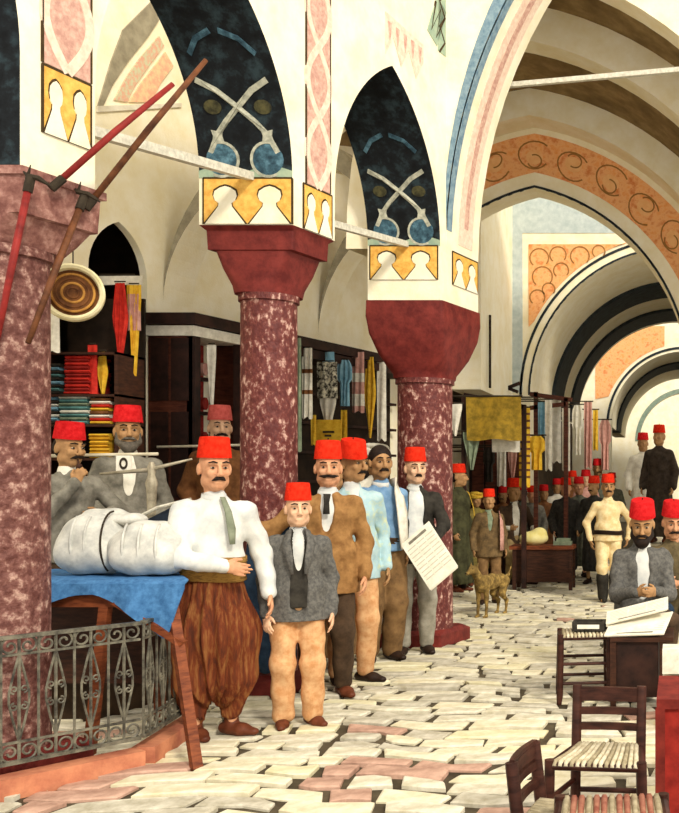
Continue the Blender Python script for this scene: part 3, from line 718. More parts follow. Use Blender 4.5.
HS = 1.12
class Fig:
    """A standing or sitting figure facing -Y in its own frame, 1.72 tall without headgear; arms named by the viewer's side."""
    def __init__(s, loc, height, label, rz=0, res=0.008, lean=0, turn=0, head=(0, 0, 0), wl=(-0.25, -0.06, 0.86), wr=(0.25, -0.06, 0.86),
                 pl=(-0.4, 1, 0), pr=(0.4, 1, 0), al=(-0.10, 0.02, 0.085), ar=(0.10, 0.02, 0.085), kl=(-0.1, -1, 0), kr=(0.1, -1, 0), pelvis=0.92,
                 toes=(-12, 12), group=None, cat='person'):
        s.root = empty('person', loc, label, cat, group, math.radians(rz) + math.atan2(-loc[0], loc[1])); S = height / 1.72; s.root.scale = (S, S, S)
        s.h = res / S; s.toes = toes
        s.Ru = Rz(turn) @ Rx(lean); s.pv = V(0, 0, pelvis); s.base = V(0, 0, 0.92)
        U = s.U
        s.shl, s.shr = U((-0.168, 0.0, 1.36)), U((0.168, 0.0, 1.36))
        s.ell, s.wl = ik(s.shl, wl, 0.285, 0.26, pl); s.elr, s.wr = ik(s.shr, wr, 0.285, 0.26, pr)
        s.hpl, s.hpr = s.pv + V(-0.095, 0, -0.02), s.pv + V(0.095, 0, -0.02)
        s.knl, s.al = ik(s.hpl, al, 0.42, 0.405, kl); s.knr, s.ar = ik(s.hpr, ar, 0.42, 0.405, kr)
        s.Rh = s.Ru @ Rz(head[0]) @ Rx(head[1]) @ Ry(head[2]); s.np = V(0, 0.015, 1.48)
    def U(s, p): return s.pv + s.Ru @ (V(*p) - s.base)
    def Hd(s, p): return s.U(s.np) + s.Rh @ (V(*p) - s.np) * HS
    # -- the body itself
    def hand(s, f, w, el, side, curl, palm, reach=None):
        d = V(*reach) if reach is not None else w - el
        d = d / np.linalg.norm(d); n = V(*palm); n = n - (n @ d) * d; n = n / max(np.linalg.norm(n), 1e-6); c = np.cross(d, n) * side
        f.rc(w - d * 0.01, w + d * 0.035, 0.024, 0.028, 0.012, flat=(n, 0.62))
        f.rc(w + d * 0.03, w + d * 0.078, 0.034, 0.036, 0.012, flat=(n, 0.42))
        for i, L in enumerate((0.066, 0.078, 0.073, 0.056)):
            q = w + d * (0.088 - 0.004 * abs(i - 1)) + c * (0.030 - 0.0205 * i)
            a1 = math.radians(curl * 0.5); a2 = math.radians(curl * 1.5)
            m1 = q + (d * math.cos(a1) + n * math.sin(a1)) * L * 0.52; m2 = m1 + (d * math.cos(a2) + n * math.sin(a2)) * L * 0.5
            f.rc(q, m1, 0.0096, 0.0088, 0.004); f.rc(m1, m2, 0.0088, 0.0072, 0.004)
        t0 = w + d * 0.028 + c * 0.024; t1 = t0 + d * 0.030 + c * 0.026 + n * 0.010; t2 = t1 + d * 0.032 + c * 0.006 + n * 0.014
        f.rc(t0, t1, 0.0135, 0.0110, 0.006); f.rc(t1, t2, 0.0110, 0.0085, 0.004)
    def body(s, skin, curl=(35, 35), palm=((1, 0, 0), (-1, 0, 0)), reach=(None, None), nose=1.0, detail=True, eyes=True):
        f = Soft(); H = s.Hd; R = s.Rh; U = s.U
        f.el(U((0, 0, 1.25)), (0.13, 0.082, 0.16), 0.05, s.Ru).el(U((0, 0, 1.06)), (0.12, 0.082, 0.15), 0.05, s.Ru).el(s.pv, (0.12, 0.08, 0.10), 0.05)
        f.rc(U((-0.12, 0, 1.375)), U((0.12, 0, 1.375)), 0.042, 0.042, 0.04)
        f.rc(U((0, 0.012, 1.40)), H((0, 0.012, 1.54)), 0.058, 0.052, 0.03)
        for sh, e, w in ((s.shl, s.ell, s.wl), (s.shr, s.elr, s.wr)):
            f.chain([sh, e, w], [0.046, 0.036, 0.023], 0.02)
        for hp, kn, an in ((s.hpl, s.knl, s.al), (s.hpr, s.knr, s.ar)):
            f.chain([hp, kn, an], [0.06, 0.042, 0.032], 0.03)
        for an, td in ((s.al, s.toes[0]), (s.ar, s.toes[1])):
            a = math.radians(td); f.rc(an + V(0, 0.02, -0.045), an + V(math.sin(a) * 0.13, -math.cos(a) * 0.13, -0.055), 0.03, 0.022, 0.02)
        # head
        n0 = len(f.p)
        f.el(H((0, 0.012, 1.628)), (0.074, 0.092, 0.092), 0.02, R).el(H((0, -0.028, 1.575)), (0.060, 0.066, 0.082), 0.02, R)
        f.el(H((0, -0.060, 1.513)), (0.030, 0.028, 0.022), 0.025, R)
        f.el(H((0.045, -0.005, 1.535)), (0.024, 0.04, 0.03), 0.025, R).el(H((-0.045, -0.005, 1.535)), (0.024, 0.04, 0.03), 0.025, R)
        if detail:
            for q in (-1, 1):
                f.el(H((q * 0.036, -0.074, 1.583)), (0.022, 0.018, 0.02), 0.02, R)
                f.el(H((q * 0.077, 0.012, 1.598)), (0.011, 0.022, 0.033), 0.008, R)
                f.rc(H((q * 0.012, -0.094, 1.634)), H((q * 0.046, -0.078, 1.632)), 0.011, 0.010, 0.012)
                f.el(H((q * 0.032, -0.103, 1.611)), (0.019, 0.018, 0.012), 0.012, R, sub=True)
                f.el(H((q * 0.013, -0.108, 1.570)), (0.009, 0.010, 0.008), 0.006, R)
            f.rc(H((0, -0.096, 1.622)), H((0, -0.119 - 0.006 * (nose - 1), 1.577)), 0.0085, 0.0135 * nose, 0.010)
            f.rc(H((-0.020, -0.088, 1.5435)), H((0.020, -0.088, 1.5435)), 0.0075, 0.0075, 0.008).rc(H((-0.016, -0.087, 1.5325)), H((0.016, -0.087, 1.5325)), 0.008, 0.008, 0.008)
        f.scale_from(n0, HS)
        s.hand(f, s.wl, s.ell, 1, curl[0], palm[0], reach[0]); s.hand(f, s.wr, s.elr, -1, curl[1], palm[1], reach[1])
        b = f.mesh('body', s.h, skin, s.root)
        if eyes:
            for q in (-1, 1):
                c = H((q * 0.031, -0.0835, 1.6105))
                MB().loft([[tuple(c + R @ (V(math.cos(2 * math.pi * j / 10) * 0.0145 * math.cos(t), -0.0125 * math.sin(t), math.sin(2 * math.pi * j / 10) * 0.0072 * math.cos(t)))) for j in range(10)] for t in (0, 0.5, 1.0, 1.35)]).build('eye', EYEW, s.root, smooth='all')
                MB().loft([[tuple(c + R @ V(math.cos(2 * math.pi * j / 8) * r, -0.011 - dd, math.sin(2 * math.pi * j / 8) * r)) for j in range(8)] for r, dd in ((0.0075, 0.0), (0.006, 0.0025))]).build('iris', EYEM, s.root)
                MB().tube([H((q * 0.012, -0.105, 1.637)), H((q * 0.032, -0.103, 1.643)), H((q * 0.052, -0.086, 1.637))], [0.0045, 0.0055, 0.003], 6).build('eyebrow', HAIR, s.root, smooth='all')
        return s
    # -- things worn
    def fez(s, m=FEZ, tilt=(0, 0), hgt=0.105, r=1.0):
        R = s.Rh @ Rx(tilt[0]) @ Ry(tilt[1]); rows = []
        for rr, z in ((0.0800, 1.666), (0.0855, 1.662), (0.0845, 1.68), (0.0740, 1.662 + hgt), (0.070, 1.669 + hgt), (0.03, 1.672 + hgt)):
            rows.append([tuple(s.U(s.np) + HS * R @ (V(rr * r * math.cos(2 * math.pi * j / 28), 0.008 + 1.14 * rr * r * math.sin(2 * math.pi * j / 28), z) - s.np)) for j in range(28)])
        o = MB().loft(rows).build('fez', m, s.root, smooth=True)
        a = s.U(s.np) + HS * R @ (V(0, 0.008, 1.669 + hgt) - s.np); b = s.U(s.np) + HS * R @ (V(0, 0.012, 1.684 + hgt) - s.np)
        MB().tube([a, b], 0.004, 6).build('stalk', HAIR, o)
        return s
    def hair(s, m=HAIR, full=False):
        f = Soft(); H = s.Hd; R = s.Rh
        if full:
            f.el(H((0, 0.022, 1.643)), (0.081, 0.096, 0.093), 0.02, R)
            f.el(H((0, -0.115, 1.575)), (0.070, 0.075, 0.082), 0.02, R, sub=True)
        else:
            f.el(H((0, 0.034, 1.610)), (0.079, 0.078, 0.080), 0.02, R)
            f.el(H((0, -0.10, 1.57)), (0.075, 0.085, 0.10), 0.02, R, sub=True)
        f.el(H((0, 0.02, 1.49)), (0.10, 0.11, 0.045), 0.015, R, sub=True)
        f.scale_from(0, HS).mesh('hair', max(s.h, 0.008), m, s.root); return s
    def moustache(s, w=1.0, m=HAIR):
        f = Soft(); H = s.Hd
        for q in (-1, 1): f.chain([H((0, -0.106, 1.556)), H((q * 0.022 * w, -0.102, 1.553)), H((q * 0.044 * w, -0.085, 1.543 if w < 1.2 else 1.556))], [0.008, 0.0095, 0.004], 0.005)
        f.scale_from(0, HS).mesh('moustache', 0.005, m, s.root); return s
    def beard(s, m=HAIR):
        f = Soft(); H = s.Hd; R = s.Rh
        f.el(H((0, -0.062, 1.500)), (0.042, 0.042, 0.048), 0.02, R)
        for q in (-1, 1): f.chain([H((q * 0.062, -0.005, 1.59)), H((q * 0.054, -0.025, 1.535)), H((q * 0.02, -0.075, 1.505))], [0.014, 0.022, 0.03], 0.02)
        f.scale_from(0, HS).mesh('beard', 0.007, m, s.root); return s.moustache(1.0, m)
    def turban(s, m):
        H = s.Hd; f = Soft()
        f.el(H((0, 0.015, 1.69)), (0.075, 0.085, 0.06), 0.02, s.Rh)
        for k, (z, r, t) in enumerate(((1.665, 0.092, 0.10), (1.69, 0.095, -0.18), (1.715, 0.085, 0.16))):
            pts = [H((r * math.cos(a), 0.012 + r * 1.1 * math.sin(a), z + t * r * math.cos(a + k))) for a in [2 * math.pi * j / 14 for j in range(15)]]
            f.chain(pts, [0.020] * 15, 0.006)
        f.scale_from(0, HS).mesh('turban', 0.009, m, s.root); return s
    def top(s, m, name='jacket', g=0.028, length=0.80, sleeve=1.0, vneck=None, arm=1.0, fold=0.004, flare=0.0, loose=0.0):
        """Jacket, shirt or coat; vneck = (half width, lowest point) leaves the front open."""
        f = Soft(); U = s.U; arm = arm * (0.78 if fold == 0 else 1)
        f.el(U((0, 0, 1.25)), (0.148 + g, 0.100 + g, 0.160 + g), 0.06, s.Ru)
        f.el(U((0, -0.005, 1.07)), (0.142 + g + loose, 0.102 + g + loose, 0.17), 0.06, s.Ru)
        f.rc(U((-0.13, 0, 1.365)), U((0.13, 0, 1.365)), 0.042 + g * 0.5, 0.042 + g * 0.5, 0.05)
        f.rc(U((0, 0.012, 1.36)), U((0, 0.006, 1.455)), 0.095, 0.064, 0.04)
        if length < 0.98:
            e = min(0.98, length + 0.12)
            f.rc(s.pv + V(0, 0, 0.06), s.pv + V(0, 0, length - 0.92), 0.172 + g + loose, 0.182 + g + flare, 0.05, flat=((0, 1, 0), 0.76))
        for sh, e, w in ((s.shl, s.ell, s.wl), (s.shr, s.elr, s.wr)):
            w2 = e + (w - e) * sleeve
            f.chain([sh, e, w2], [(0.050 + g * 0.5) * arm, (0.045 + g * 0.35) * arm, (0.034 + g * 0.3) * arm], 0.03)
        f.rc(s.Hd((0, 0.01, 1.53)), s.Hd((0, -0.03, 1.60)), 0.066, 0.068, 0.004, sub=True)
        if vneck:
            hw, zl = vneck; a = U((0, -0.165, 1.42)); b = U((0, -0.225, zl))
            f.rc(a, b, 0.125, 0.125, 0.006, flat=((1, 0, 0), hw / 0.125), sub=True)
        ph = sum(map(ord, s.root.name)) % 7
        def disp(X, Y, Z): return fold * (np.sin(38 * Z + 14 * X + ph) * np.cos(20 * X - 9 * Z + 5 * Y) + 0.6 * np.sin(22 * Z - 30 * X + 11 * Y) + 0.7 * np.abs(np.sin(31 * Z + 42 * X * np.sign(X) + 8 * Y)) + 0.5 * np.abs(np.sin(17 * Z - 55 * X + ph)))
        zc = (s.pv[2] + length - 0.92) if length < 0.98 else None
        cut = None
        if zc is not None:
            wl, wr = s.wl, s.wr
            def cut(X, Y, Z):
                return np.where((abs(X) < 0.30), zc - Z + 0 * X, -1.0) if min(wl[2], wr[2]) > zc else np.where(abs(X) < 0.225 + flare, zc - Z + 0 * X, -1.0)
        o = f.mesh(name, max(s.h, 0.009), m, s.root, disp, cut)
        return o
    def trousers(s, m, r=(0.095, 0.078, 0.064), name='trousers', fold=0.004):
        f = Soft(); f.el(s.pv + V(0, 0, 0.02), (0.160, 0.118, 0.13), 0.05)
        for hp, kn, an in ((s.hpl, s.knl, s.al), (s.hpr, s.knr, s.ar)):
            an2 = kn + (an - kn) * 0.94
            f.chain([hp, kn, an2], list(r), 0.03)
        def disp(X, Y, Z): return fold * (np.sin(30 * Z + 20 * X) * np.cos(16 * X + 12 * Y + 3) + 0.6 * np.sin(55 * X + 6 * Z))
        return f.mesh(name, max(s.h, 0.009), m, s.root, disp)
    def baggy(s, m):
        f = Soft()
        f.rc((0, 0, 0.96), (0, 0, 0.62), 0.155, 0.235, 0.06, flat=((0, 1, 0), 0.78)); f.rc((0, 0, 0.62), (0, 0.0, 0.42), 0.235, 0.19, 0.06, flat=((0, 1, 0), 0.75))
        for an, q in ((s.al, -1), (s.ar, 1)):
            f.chain([(q * 0.10, 0, 0.62), (q * 0.11, 0, 0.36), an + V(0, 0, 0.07)], [0.12, 0.115, 0.055], 0.05)
        def disp(X, Y, Z):
            th = np.arctan2(Y, X); return 0.014 * np.sin(13 * th + 5 * np.sin(2.3 * Z)) * np.clip((1.02 - Z) * 3, 0.25, 1) + 0.005 * np.sin(29 * th + 9 * Z)
        f.mesh('baggy_trousers', max(s.h, 0.009), m, s.root, disp)
        return s
    def sash(s, m, z=1.0, w=0.055, r=0.178):
        rows = []
        for k, (dz, dr) in enumerate(((-1, 0), (-0.95, 0.012), (-0.5, 0.006), (-0.45, 0.014), (0, 0.008), (0.05, 0.016), (0.5, 0.007), (0.55, 0.014), (0.95, 0.012), (1, 0))):
            rows.append([tuple(s.U(((r + dr) * math.cos(2 * math.pi * j / 32), (r + dr) * 0.76 * math.sin(2 * math.pi * j / 32), z + w * dz + 0.008 * math.sin(2 * math.pi * j / 32 * 2)))) for j in range(32)])
        return MB().loft(rows).build('sash', m, s.root, smooth='all')
    def shoes(s, m=SHOE):
        for an, td in ((s.al, s.toes[0]), (s.ar, s.toes[1])):
            a = math.radians(td); d = V(math.sin(a), -math.cos(a), 0); f = Soft(); b = V(an[0], an[1], an[2] - 0.085)
            f.rc(b + V(0, 0.015, 0.042) - d * 0.04, b + d * 0.07 + V(0, 0, 0.040), 0.042, 0.046, 0.02, flat=((0, 0, 1), 0.85)); f.rc(b + d * 0.07 + V(0, 0, 0.036), b + d * 0.15 + V(0, 0, 0.03), 0.046, 0.030, 0.02, flat=((0, 0, 1), 0.75))
            f.rc(b + V(0, 0.01, 0.05), b + V(0, 0.01, 0.10), 0.043, 0.042, 0.02)
            f.mesh('shoe', max(s.h, 0.009), m, s.root, cut=lambda X, Y, Z, z0=b[2] + 0.002: z0 - Z + 0 * X + 0 * Y)
        return s
    def robe(s, m, name='robe', r0=0.17, r1=0.24, low=0.12, fold=0.012, g=0.035, sleeve=1.0):
        f = Soft(); U = s.U
        f.el(U((0, 0, 1.27)), (0.158 + g, 0.115 + g, 0.165 + g), 0.06, s.Ru).rc(U((-0.13, 0, 1.365)), U((0.13, 0, 1.365)), 0.058, 0.058, 0.05).rc(U((0, 0.012, 1.36)), U((0, 0.006, 1.45)), 0.09, 0.062, 0.04)
        f.rc(U((0, 0, 1.15)), (0, 0, low + 0.1), r0, r1, 0.06, flat=((0, 1, 0), 0.8))
        for sh, e, w in ((s.shl, s.ell, s.wl), (s.shr, s.elr, s.wr)): f.chain([sh, e, e + (w - e) * sleeve], [0.07, 0.066, 0.06], 0.03)
        def disp(X, Y, Z):
            th = np.arctan2(Y, X); return fold * np.sin(11 * th + 3 * np.sin(3 * Z)) * np.clip((1.25 - Z) * 1.5, 0.1, 1)
        return f.mesh(name, max(s.h, 0.010), m, s.root, disp, cut=lambda X, Y, Z: low - Z + 0 * X + 0 * Y)
    def collar(s, m, name='collar', z=1.455, r=0.072):
        rows = [[tuple(s.U((rr * math.cos(2 * math.pi * j / 20), 0.006 + rr * math.sin(2 * math.pi * j / 20), zz + 0.012 * math.sin(2 * math.pi * j / 20)))) for j in range(20)] for rr, zz in ((r + .004, z - 0.03), (r - .004, z + 0.012), (r - 0.009, z + 0.012), (r - 0.006, z - 0.03))]
        return MB().loft(rows).build(name, m, s.root, smooth='all')
    def strip(s, pts, w, m, name, th=0.008):
        """a flat band of cloth along points in the figure's upper-body frame"""
        L = []; pts = [s.U(p) for p in pts]
        for i, p in enumerate(pts):
            d = pts[min(i + 1, len(pts) - 1)] - pts[max(i - 1, 0)]; d = d / np.linalg.norm(d); n = p - s.U((0, 0.0, (s.Ru.T @ (p - s.pv) + s.base)[2]))
            n = n / max(np.linalg.norm(n), 1e-6); c = np.cross(d, n); c /= max(np.linalg.norm(c), 1e-6); ww = w[i] if isinstance(w, (list, tuple)) else w
            L.append([tuple(p + c * ww / 2 * u + n * (th * v)) for u, v in ((-1, 0), (-1, 1), (-0.3, 1.5), (0.3, 1.0), (1, 1), (1, 0))])
        return MB().loft(L).build(name, m, s.root, smooth='all')
def stand(px, foot, top, label, fez=True, **kw):
    """feet at photo pixel (px, foot), headgear at row top: gives ground point and body height"""
    z = EYE * FPX / (foot - PY); tot = (foot - top) * z / FPX
    return Fig(((px - PX) * z / FPX, z, 0), tot / ((1.82 if fez else 1.748) / 1.72), label, **kw)
def at_depth(px, top, z, base, label, fez=True, **kw):
    h = EYE - (top - PY) * z / FPX - base; return Fig(((px - PX) * z / FPX, z, base), h / ((1.82 if fez else 1.748) / 1.72), label, **kw)
# ---------------------------------------------------------------- goods on and around the stall
SACK = mat('white sacking', '#dcdad0', '#b4b4ae', 12, rough=0.95)
ROPE = mat('dark cord', '#3d3428', '#2a2219', 20)
def soft_thing(name, label, cat, loc, build, res, mt, disp=None, group=None):
    f = Soft(); build(f); ob = f.mesh(name, res, mt, None, disp); ob.location = loc
    return tag(ob, label, cat, group)
def sackdisp(X, Y, Z): return 0.006 * np.sin(26 * X + 9 * Z) * np.cos(17 * Z + 11 * Y) + 0.004 * np.sin(45 * X - 20 * Z)
def bundle(px0, px1, ytop, z, label, dome=1.0):
    x0 = (px0 - PX) * z / FPX; x1 = (px1 - PX) * z / FPX; zt = EYE - (ytop - PY) * z / FPX; b = TZ + 0.016; H = zt - b; cx = (x0 + x1) / 2; w = (x1 - x0) / 2
    root = empty('white_bundle', (cx, z, b), label, 'bundle', 'white cloth bundles on the stall')
    f = Soft(); f.el((0, 0, H * .5), (w, 0.15, H * .5), 0.05).el((-w * .3, 0, H * .35), (w * .7, 0.17, H * .35), 0.05).el((w * .3, 0, H * .35), (w * .7, 0.17, H * .35), 0.05)
    f.mesh('wrapping', 0.009, SACK, root, sackdisp, cut=lambda X, Y, Z: 0.002 - Z + 0 * X + 0 * Y)
    return root, w, H
r, w, H = bundle(60, 126, 512, 5.72, 'large white bundle tied with a dark cord at the left of the stall table')
MB().tube([(w * .62 * math.cos(0.1) + .02 * math.sin(t), -0.165 * math.sin(t), H * .5 - H * .5 * math.cos(t) + .004) for t in [math.pi * i / 14 for i in range(2, 15)]], 0.006, 6).build('cord', ROPE, r)
for k in (-.3, .1):
    MB().tube([(w * (k + .15 * math.sin(t)), -0.168 * math.sin(t) - .003, H * .5 - H * .48 * math.cos(t)) for t in [math.pi * i / 14 for i in range(3, 13)]], 0.007, 6).build('fold', SACK, r, smooth='all')
r, w, H = bundle(112, 188, 520, 5.66, 'white bundle with pale folds beside the man in baggy trousers')
for k in (-.5, -.1, .35):
    MB().tube([(w * (k + .2 * math.sin(t)), -0.168 * math.sin(t) - .003, H * .5 - H * .48 * math.cos(t)) for t in [math.pi * i / 14 for i in range(3, 13)]], 0.007, 6).build('fold', SACK, r, smooth='all')
def padb(f): f.el((0, 0, 0.045), (0.19, 0.12, 0.045), 0.03).el((-.06, 0, .065), (.11, .09, .045), .03)
ob = soft_thing('folded_white_cloth', 'small folded white cloth lying on top of the tied bundle', 'cloth', (P(112, 525, 5.78).x, 5.80, P(112, 525, 5.8).z - 0.012), padb, 0.009, SACK, sackdisp)
# dark tray with a pale rim behind the bundles
tr = empty('dark_tray', (P(160, 505, 6.0).x, 6.0, TZ + 0.016), 'dark navy tray with pale rim behind the white bundles', 'tray')
NAVY = mat('dark navy paint', '#26303f', '#151b26', 10, rough=0.5)
MB().beam((-.17, -.02, 0.14), (.19, .02, 0.33), 0.02, 0.20, up=(0, 0.3, 1)).build('panel', NAVY, tr)
MB().tube([(-.2, -.03, .27), (0.0, -.03, .37), (.2, -.03, .42)], 0.010, 6).build('rim', BAR, tr)
MB().box(-.15, .15, -.03, .03, 0, .15).build('foot', NAVY, tr)
# turned stand with its beam, rails and number card
BRASS = mat('dull pewter', '#b5ab94', '#857c68', 16, rough=0.45, metal=0.3)
sx = P(148, 480, 6.0).x
bs = empty('balance_stand', (sx, 6.04, TZ + 0.016), 'turned pewter balance stand with a long thin beam behind the bundles', 'balance')
zt = P(148, 462, 6.04).z - (TZ + 0.016)
MB().lathe([(.06, 0), (.055, .03), (.03, .07), (.022, .16), (.034, .22), (.03, .26), (.022, .30), (.03, zt - .16), (.036, zt - .13), (.02, zt - .08), (.024, zt - .03), (.012, zt)], 18).build('post', BRASS, bs, smooth=True)
MB().tube([P(100, 474, 6.04) - Vector((sx, 6.04, TZ + .016)), P(148, 470, 6.04) - Vector((sx, 6.04, TZ + .016)), P(192, 459, 6.04) - Vector((sx, 6.04, TZ + .016))], [.008, .014, .006], 8).build('beam', BRASS, bs, smooth='all')
PALE = mat('pale bleached wood', '#d9d0b8', '#b3a88c', 12, stretch=(1, 5, 5))
def rail(a, b, z0, z1, label, r=0.011, mt=PALE):
    MB().tube([P(*a, z0), P(*b, z1)], r, 8).build('hanging_rod', mt, label=label, cat='rod', group='thin rods of the shop', smooth='all')
rail((38, 456), (158, 454), 6.55, 6.6, 'pale horizontal rod in front of the pipe smoker')
rail((157, 447), (243, 445), 8.6, 8.7, 'thin pale rod in front of the dark booth')
cd_ = empty('number_card', P(124, 464, 6.5) + Vector((0, 0, -.055)), 'white card with a dark figure 0 hung on the rod', 'card')
MB().box(-.05, .05, -.004, .004, 0, .11).build('card', mat('white card', '#efeadb', '#dcd6c4', 20), cd_)
MB().loft([[(r * .8 * math.cos(2 * math.pi * j / 20), dd, .058 + r * 1.15 * math.sin(2 * math.pi * j / 20)) for r, dd in ((.034, -.005), (.034, -.008), (.019, -.008), (.019, -.005))] for j in range(21)], caps=False).build('digit', ROPE, cd_)

# ---------------------------------------------------------------- poles, round tray, shop cloths
POLR = mat('red painted pole', '#9c2f2a', '#6b1d1a', 10, rough=0.6); POLB = mat('brown pole', '#7a4a2c', '#4a2a18', 10, rough=0.6)
def pole(a, za, b, zb, mt, label, r=0.016):
    p0, p1 = P(*a, za), P(*b, zb); root = empty('awning_pole', p0, label, 'pole', 'awning poles leaning on the capital')
    MB().tube([p0 - p0, (p1 - p0) * .5 + Vector((0, 0, .01)), p1 - p0], [r, r * 1.05, r * .8], 8).build('stick', mt, root, smooth='all')
    d = (p1 - p0).normalized()
    MB().tube([p0 - p0 - d * .02, d * .06], r * 1.35, 8).build('ferrule', ROPE, root)
pole((30, 180), 4.79, (-4, 345), 4.72, POLR, 'red pole hanging down across the leftmost column')
pole((83, 200), 5.10, (28, 343), 4.80, POLB, 'brown pole hanging down beside the round tray')
pole((54, 186), 4.97, (173, 84), 5.25, POLR, 'shorter red pole slanting up from the leftmost capital')
pole((88, 206), 5.20, (206, 60), 5.5, POLB, 'longer brown pole slanting up towards the dark arch')
for (a, z) in (((32, 176), 4.79), ((82, 192), 5.10)):
    b = P(*a, z); rt = empty('iron_bracket', b, 'small spiky iron bracket holding the %s pole' % ('red' if a[0] < 50 else 'brown'), 'bracket')
    MB().tube([(-.06, .03, .03), (-.02, 0, 0), (.03, .0, -.01), (.07, .04, -.04)], [.004, .014, .014, .004], 6).build('clamp', ROPE, rt)
    MB().tube([(-.02, 0, .0), (.0, -.01, .05)], [.01, .002], 6).build('spike', ROPE, rt)
# round tray
rc_ = P(73, 293, 6.2); rt = empty('round_tray', rc_, 'round pale rimmed tray with brown rings hanging by the leftmost column', 'tray')
TRB = mat('brown ringed wood', '#7c4f2b', '#4b2b17', 10); TRC = mat('cream rim', '#efe5bb', '#d6c893', 10)
tm = MB(); Rr = .175
rt.rotation_euler = (math.radians(90), 0, math.radians(28))
MB().lathe([(Rr * .80, -.03), (Rr, -.03), (Rr, .05), (Rr * .93, .06), (Rr * .84, .05), (Rr * .80, .0)], 36).build('rim', TRC, rt, smooth=True)
MB().lathe([(Rr * .82, -.025), (Rr * .82, .005), (Rr * .70, .0), (Rr * .70, .012), (.001, .012)], 36, caps=True).build('dish', TRB, rt, smooth=True)
for k, q in enumerate((.66, .50, .34, .18)):
    MB().loft([[((Rr * q + .008 * math.cos(a)) * math.cos(2 * math.pi * j / 32), (Rr * q + .008 * math.cos(a)) * math.sin(2 * math.pi * j / 32), .014 + .006 * math.sin(a)) for a in [i * math.pi / 3 for i in range(6)]] for j in range(33)], caps=False).build('ring', mat('gold ring', '#c58f45', '#8a5a2a', 14) if k % 2 == 0 else TRB, rt, smooth='all')
MB().tube([(0, Rr, 0), (0.0, Rr + .25, 0.0)], .004, 6).build('hanging_cord', ROPE, rt)

def cloth(px0, px1, py0, py1, z, mt, label, cat='cloth', name='hanging_cloth', group='cloths hung up in the shops', shape='strip', amp=0.015, tilt=0.0, nw=3, n=14, band=None, rod=False):
    """a hung piece of cloth with folds and thickness; widths given in the photo at depth z"""
    s = z / FPX; w = (px1 - px0) * s; H = (py1 - py0) * s; c = P((px0 + px1) / 2, py0, z)
    root = empty(name, c, label, cat, group)
    def half(t):
        if shape == 'strip': return 1, -1
        if shape == 'point': return 1 - 0.85 * max(0, t - .15) / .85, -1 + 0.85 * max(0, t - .15) / .85
        if shape == 'spear': return (0.55 + .45 * min(t / .45, 1)) * (1 if t < .45 else 1 - .9 * (t - .45) / .55), -(0.55 + .45 * min(t / .45, 1)) * (1 if t < .45 else 1 - .9 * (t - .45) / .55)
        if shape == 'shirt':
            if t < .12: return .55 + t * 3.7, -.55 - t * 3.7
            if t < .42: return 1, -1
            return .58 + .06 * t, -.58 - .06 * t
        if shape == 'legs': return .75 + .2 * t, -.75 - .2 * t
        return 1, -1
    nz = 12; rows = []
    for k in range(nz + 1):
        t = k / nz; a, b = half(t); ring = []
        for side in (1, -1):
            for i in range(n + 1) if side > 0 else range(n, -1, -1):
                u = i / n; x = (b + (a - b) * u) * w / 2
                y = amp * math.sin(u * nw * 2 * math.pi + 1.3 * t) * (0.4 + .6 * t) - side * 0.004
                ring.append((x + tilt * t * w, y, -H * t - (0.02 * math.sin(u * 9) * t * (shape == 'strip')) * H))
        rows.append(ring)
    MB().loft(rows[::-1]).build('fabric', mt, root, smooth=True)
    if band:
        for (t0, t1, bm) in band:
            rr = []
            for t in (t0, t1):
                a, b = half((t0 + t1) / 2)
                rr.append([((b + (a - b) * u) * w / 2 * 1.01, amp * math.sin(u * nw * 2 * math.pi + 1.3 * t) * (0.4 + .6 * t) + sd * .007, -H * t) for sd in (-1, 1) for u in ([i / n for i in range(n + 1)] if sd < 0 else [i / n for i in range(n, -1, -1)])])
            MB().loft(rr).build('stripe', bm, root, smooth=True)
    MB().tube([(-w * .35, 0, .012), (w * .35, 0, .012)], .006, 6).build('hanger', ROPE, root)
    return root
C_RED = mat('scarlet cloth', '#d8382a', '#a81f18', 14); C_YEL = mat('yellow cloth', '#f0c742', '#d19a22', 14); C_WHT = mat('white cloth', '#f1ecdd', '#cfc9b8', 12)
C_LBL = mat('pale blue cloth', '#8fbcd0', '#6394ad', 12); C_ROS = mat('rose cloth', '#d9a79a', '#b98478', 14); C_OLV = mat('olive gold cloth', '#b9942f', '#7a6420', 9, c3='#9a7d2a')
C_TEAL = mat('teal cloth', '#5f8c88', '#3d6262', 16); C_GRN = mat('green grey cloth', '#8e9a80', '#68745e', 12); C_DRK = mat('charcoal cloth', '#3b352d', '#221e19', 12); C_BRN = mat('brown cloth', '#8a5a34', '#5f3b20', 12)
cloth(112, 128, 283, 362, 8.25, C_RED, 'scarlet cloth hanging in a spear shape in the arched shop', shape='spear', amp=.02)
cloth(127, 141, 285, 376, 8.3, C_YEL, 'yellow cloth hanging in the arched shop beside the scarlet one', shape='point', amp=.02, band=[(.1, .5, C_ROS)])
cloth(92, 142, 276, 285, 8.35, C_WHT, 'narrow white valance across the arched shop opening', amp=.008, nw=1, tilt=0)
cloth(88, 97, 345, 395, 8.1, C_RED, 'small red cloth above the yellow folded stack', shape='strip', amp=.01, nw=1)
cloth(97, 108, 352, 398, 8.15, C_YEL, 'small yellow cloth beside the small red cloth', shape='spear', amp=.01, nw=1)
cloth(46, 59, 300, 352, 7.6, C_WHT, 'narrow white cloth below the round tray', shape='strip', amp=.01, nw=1)

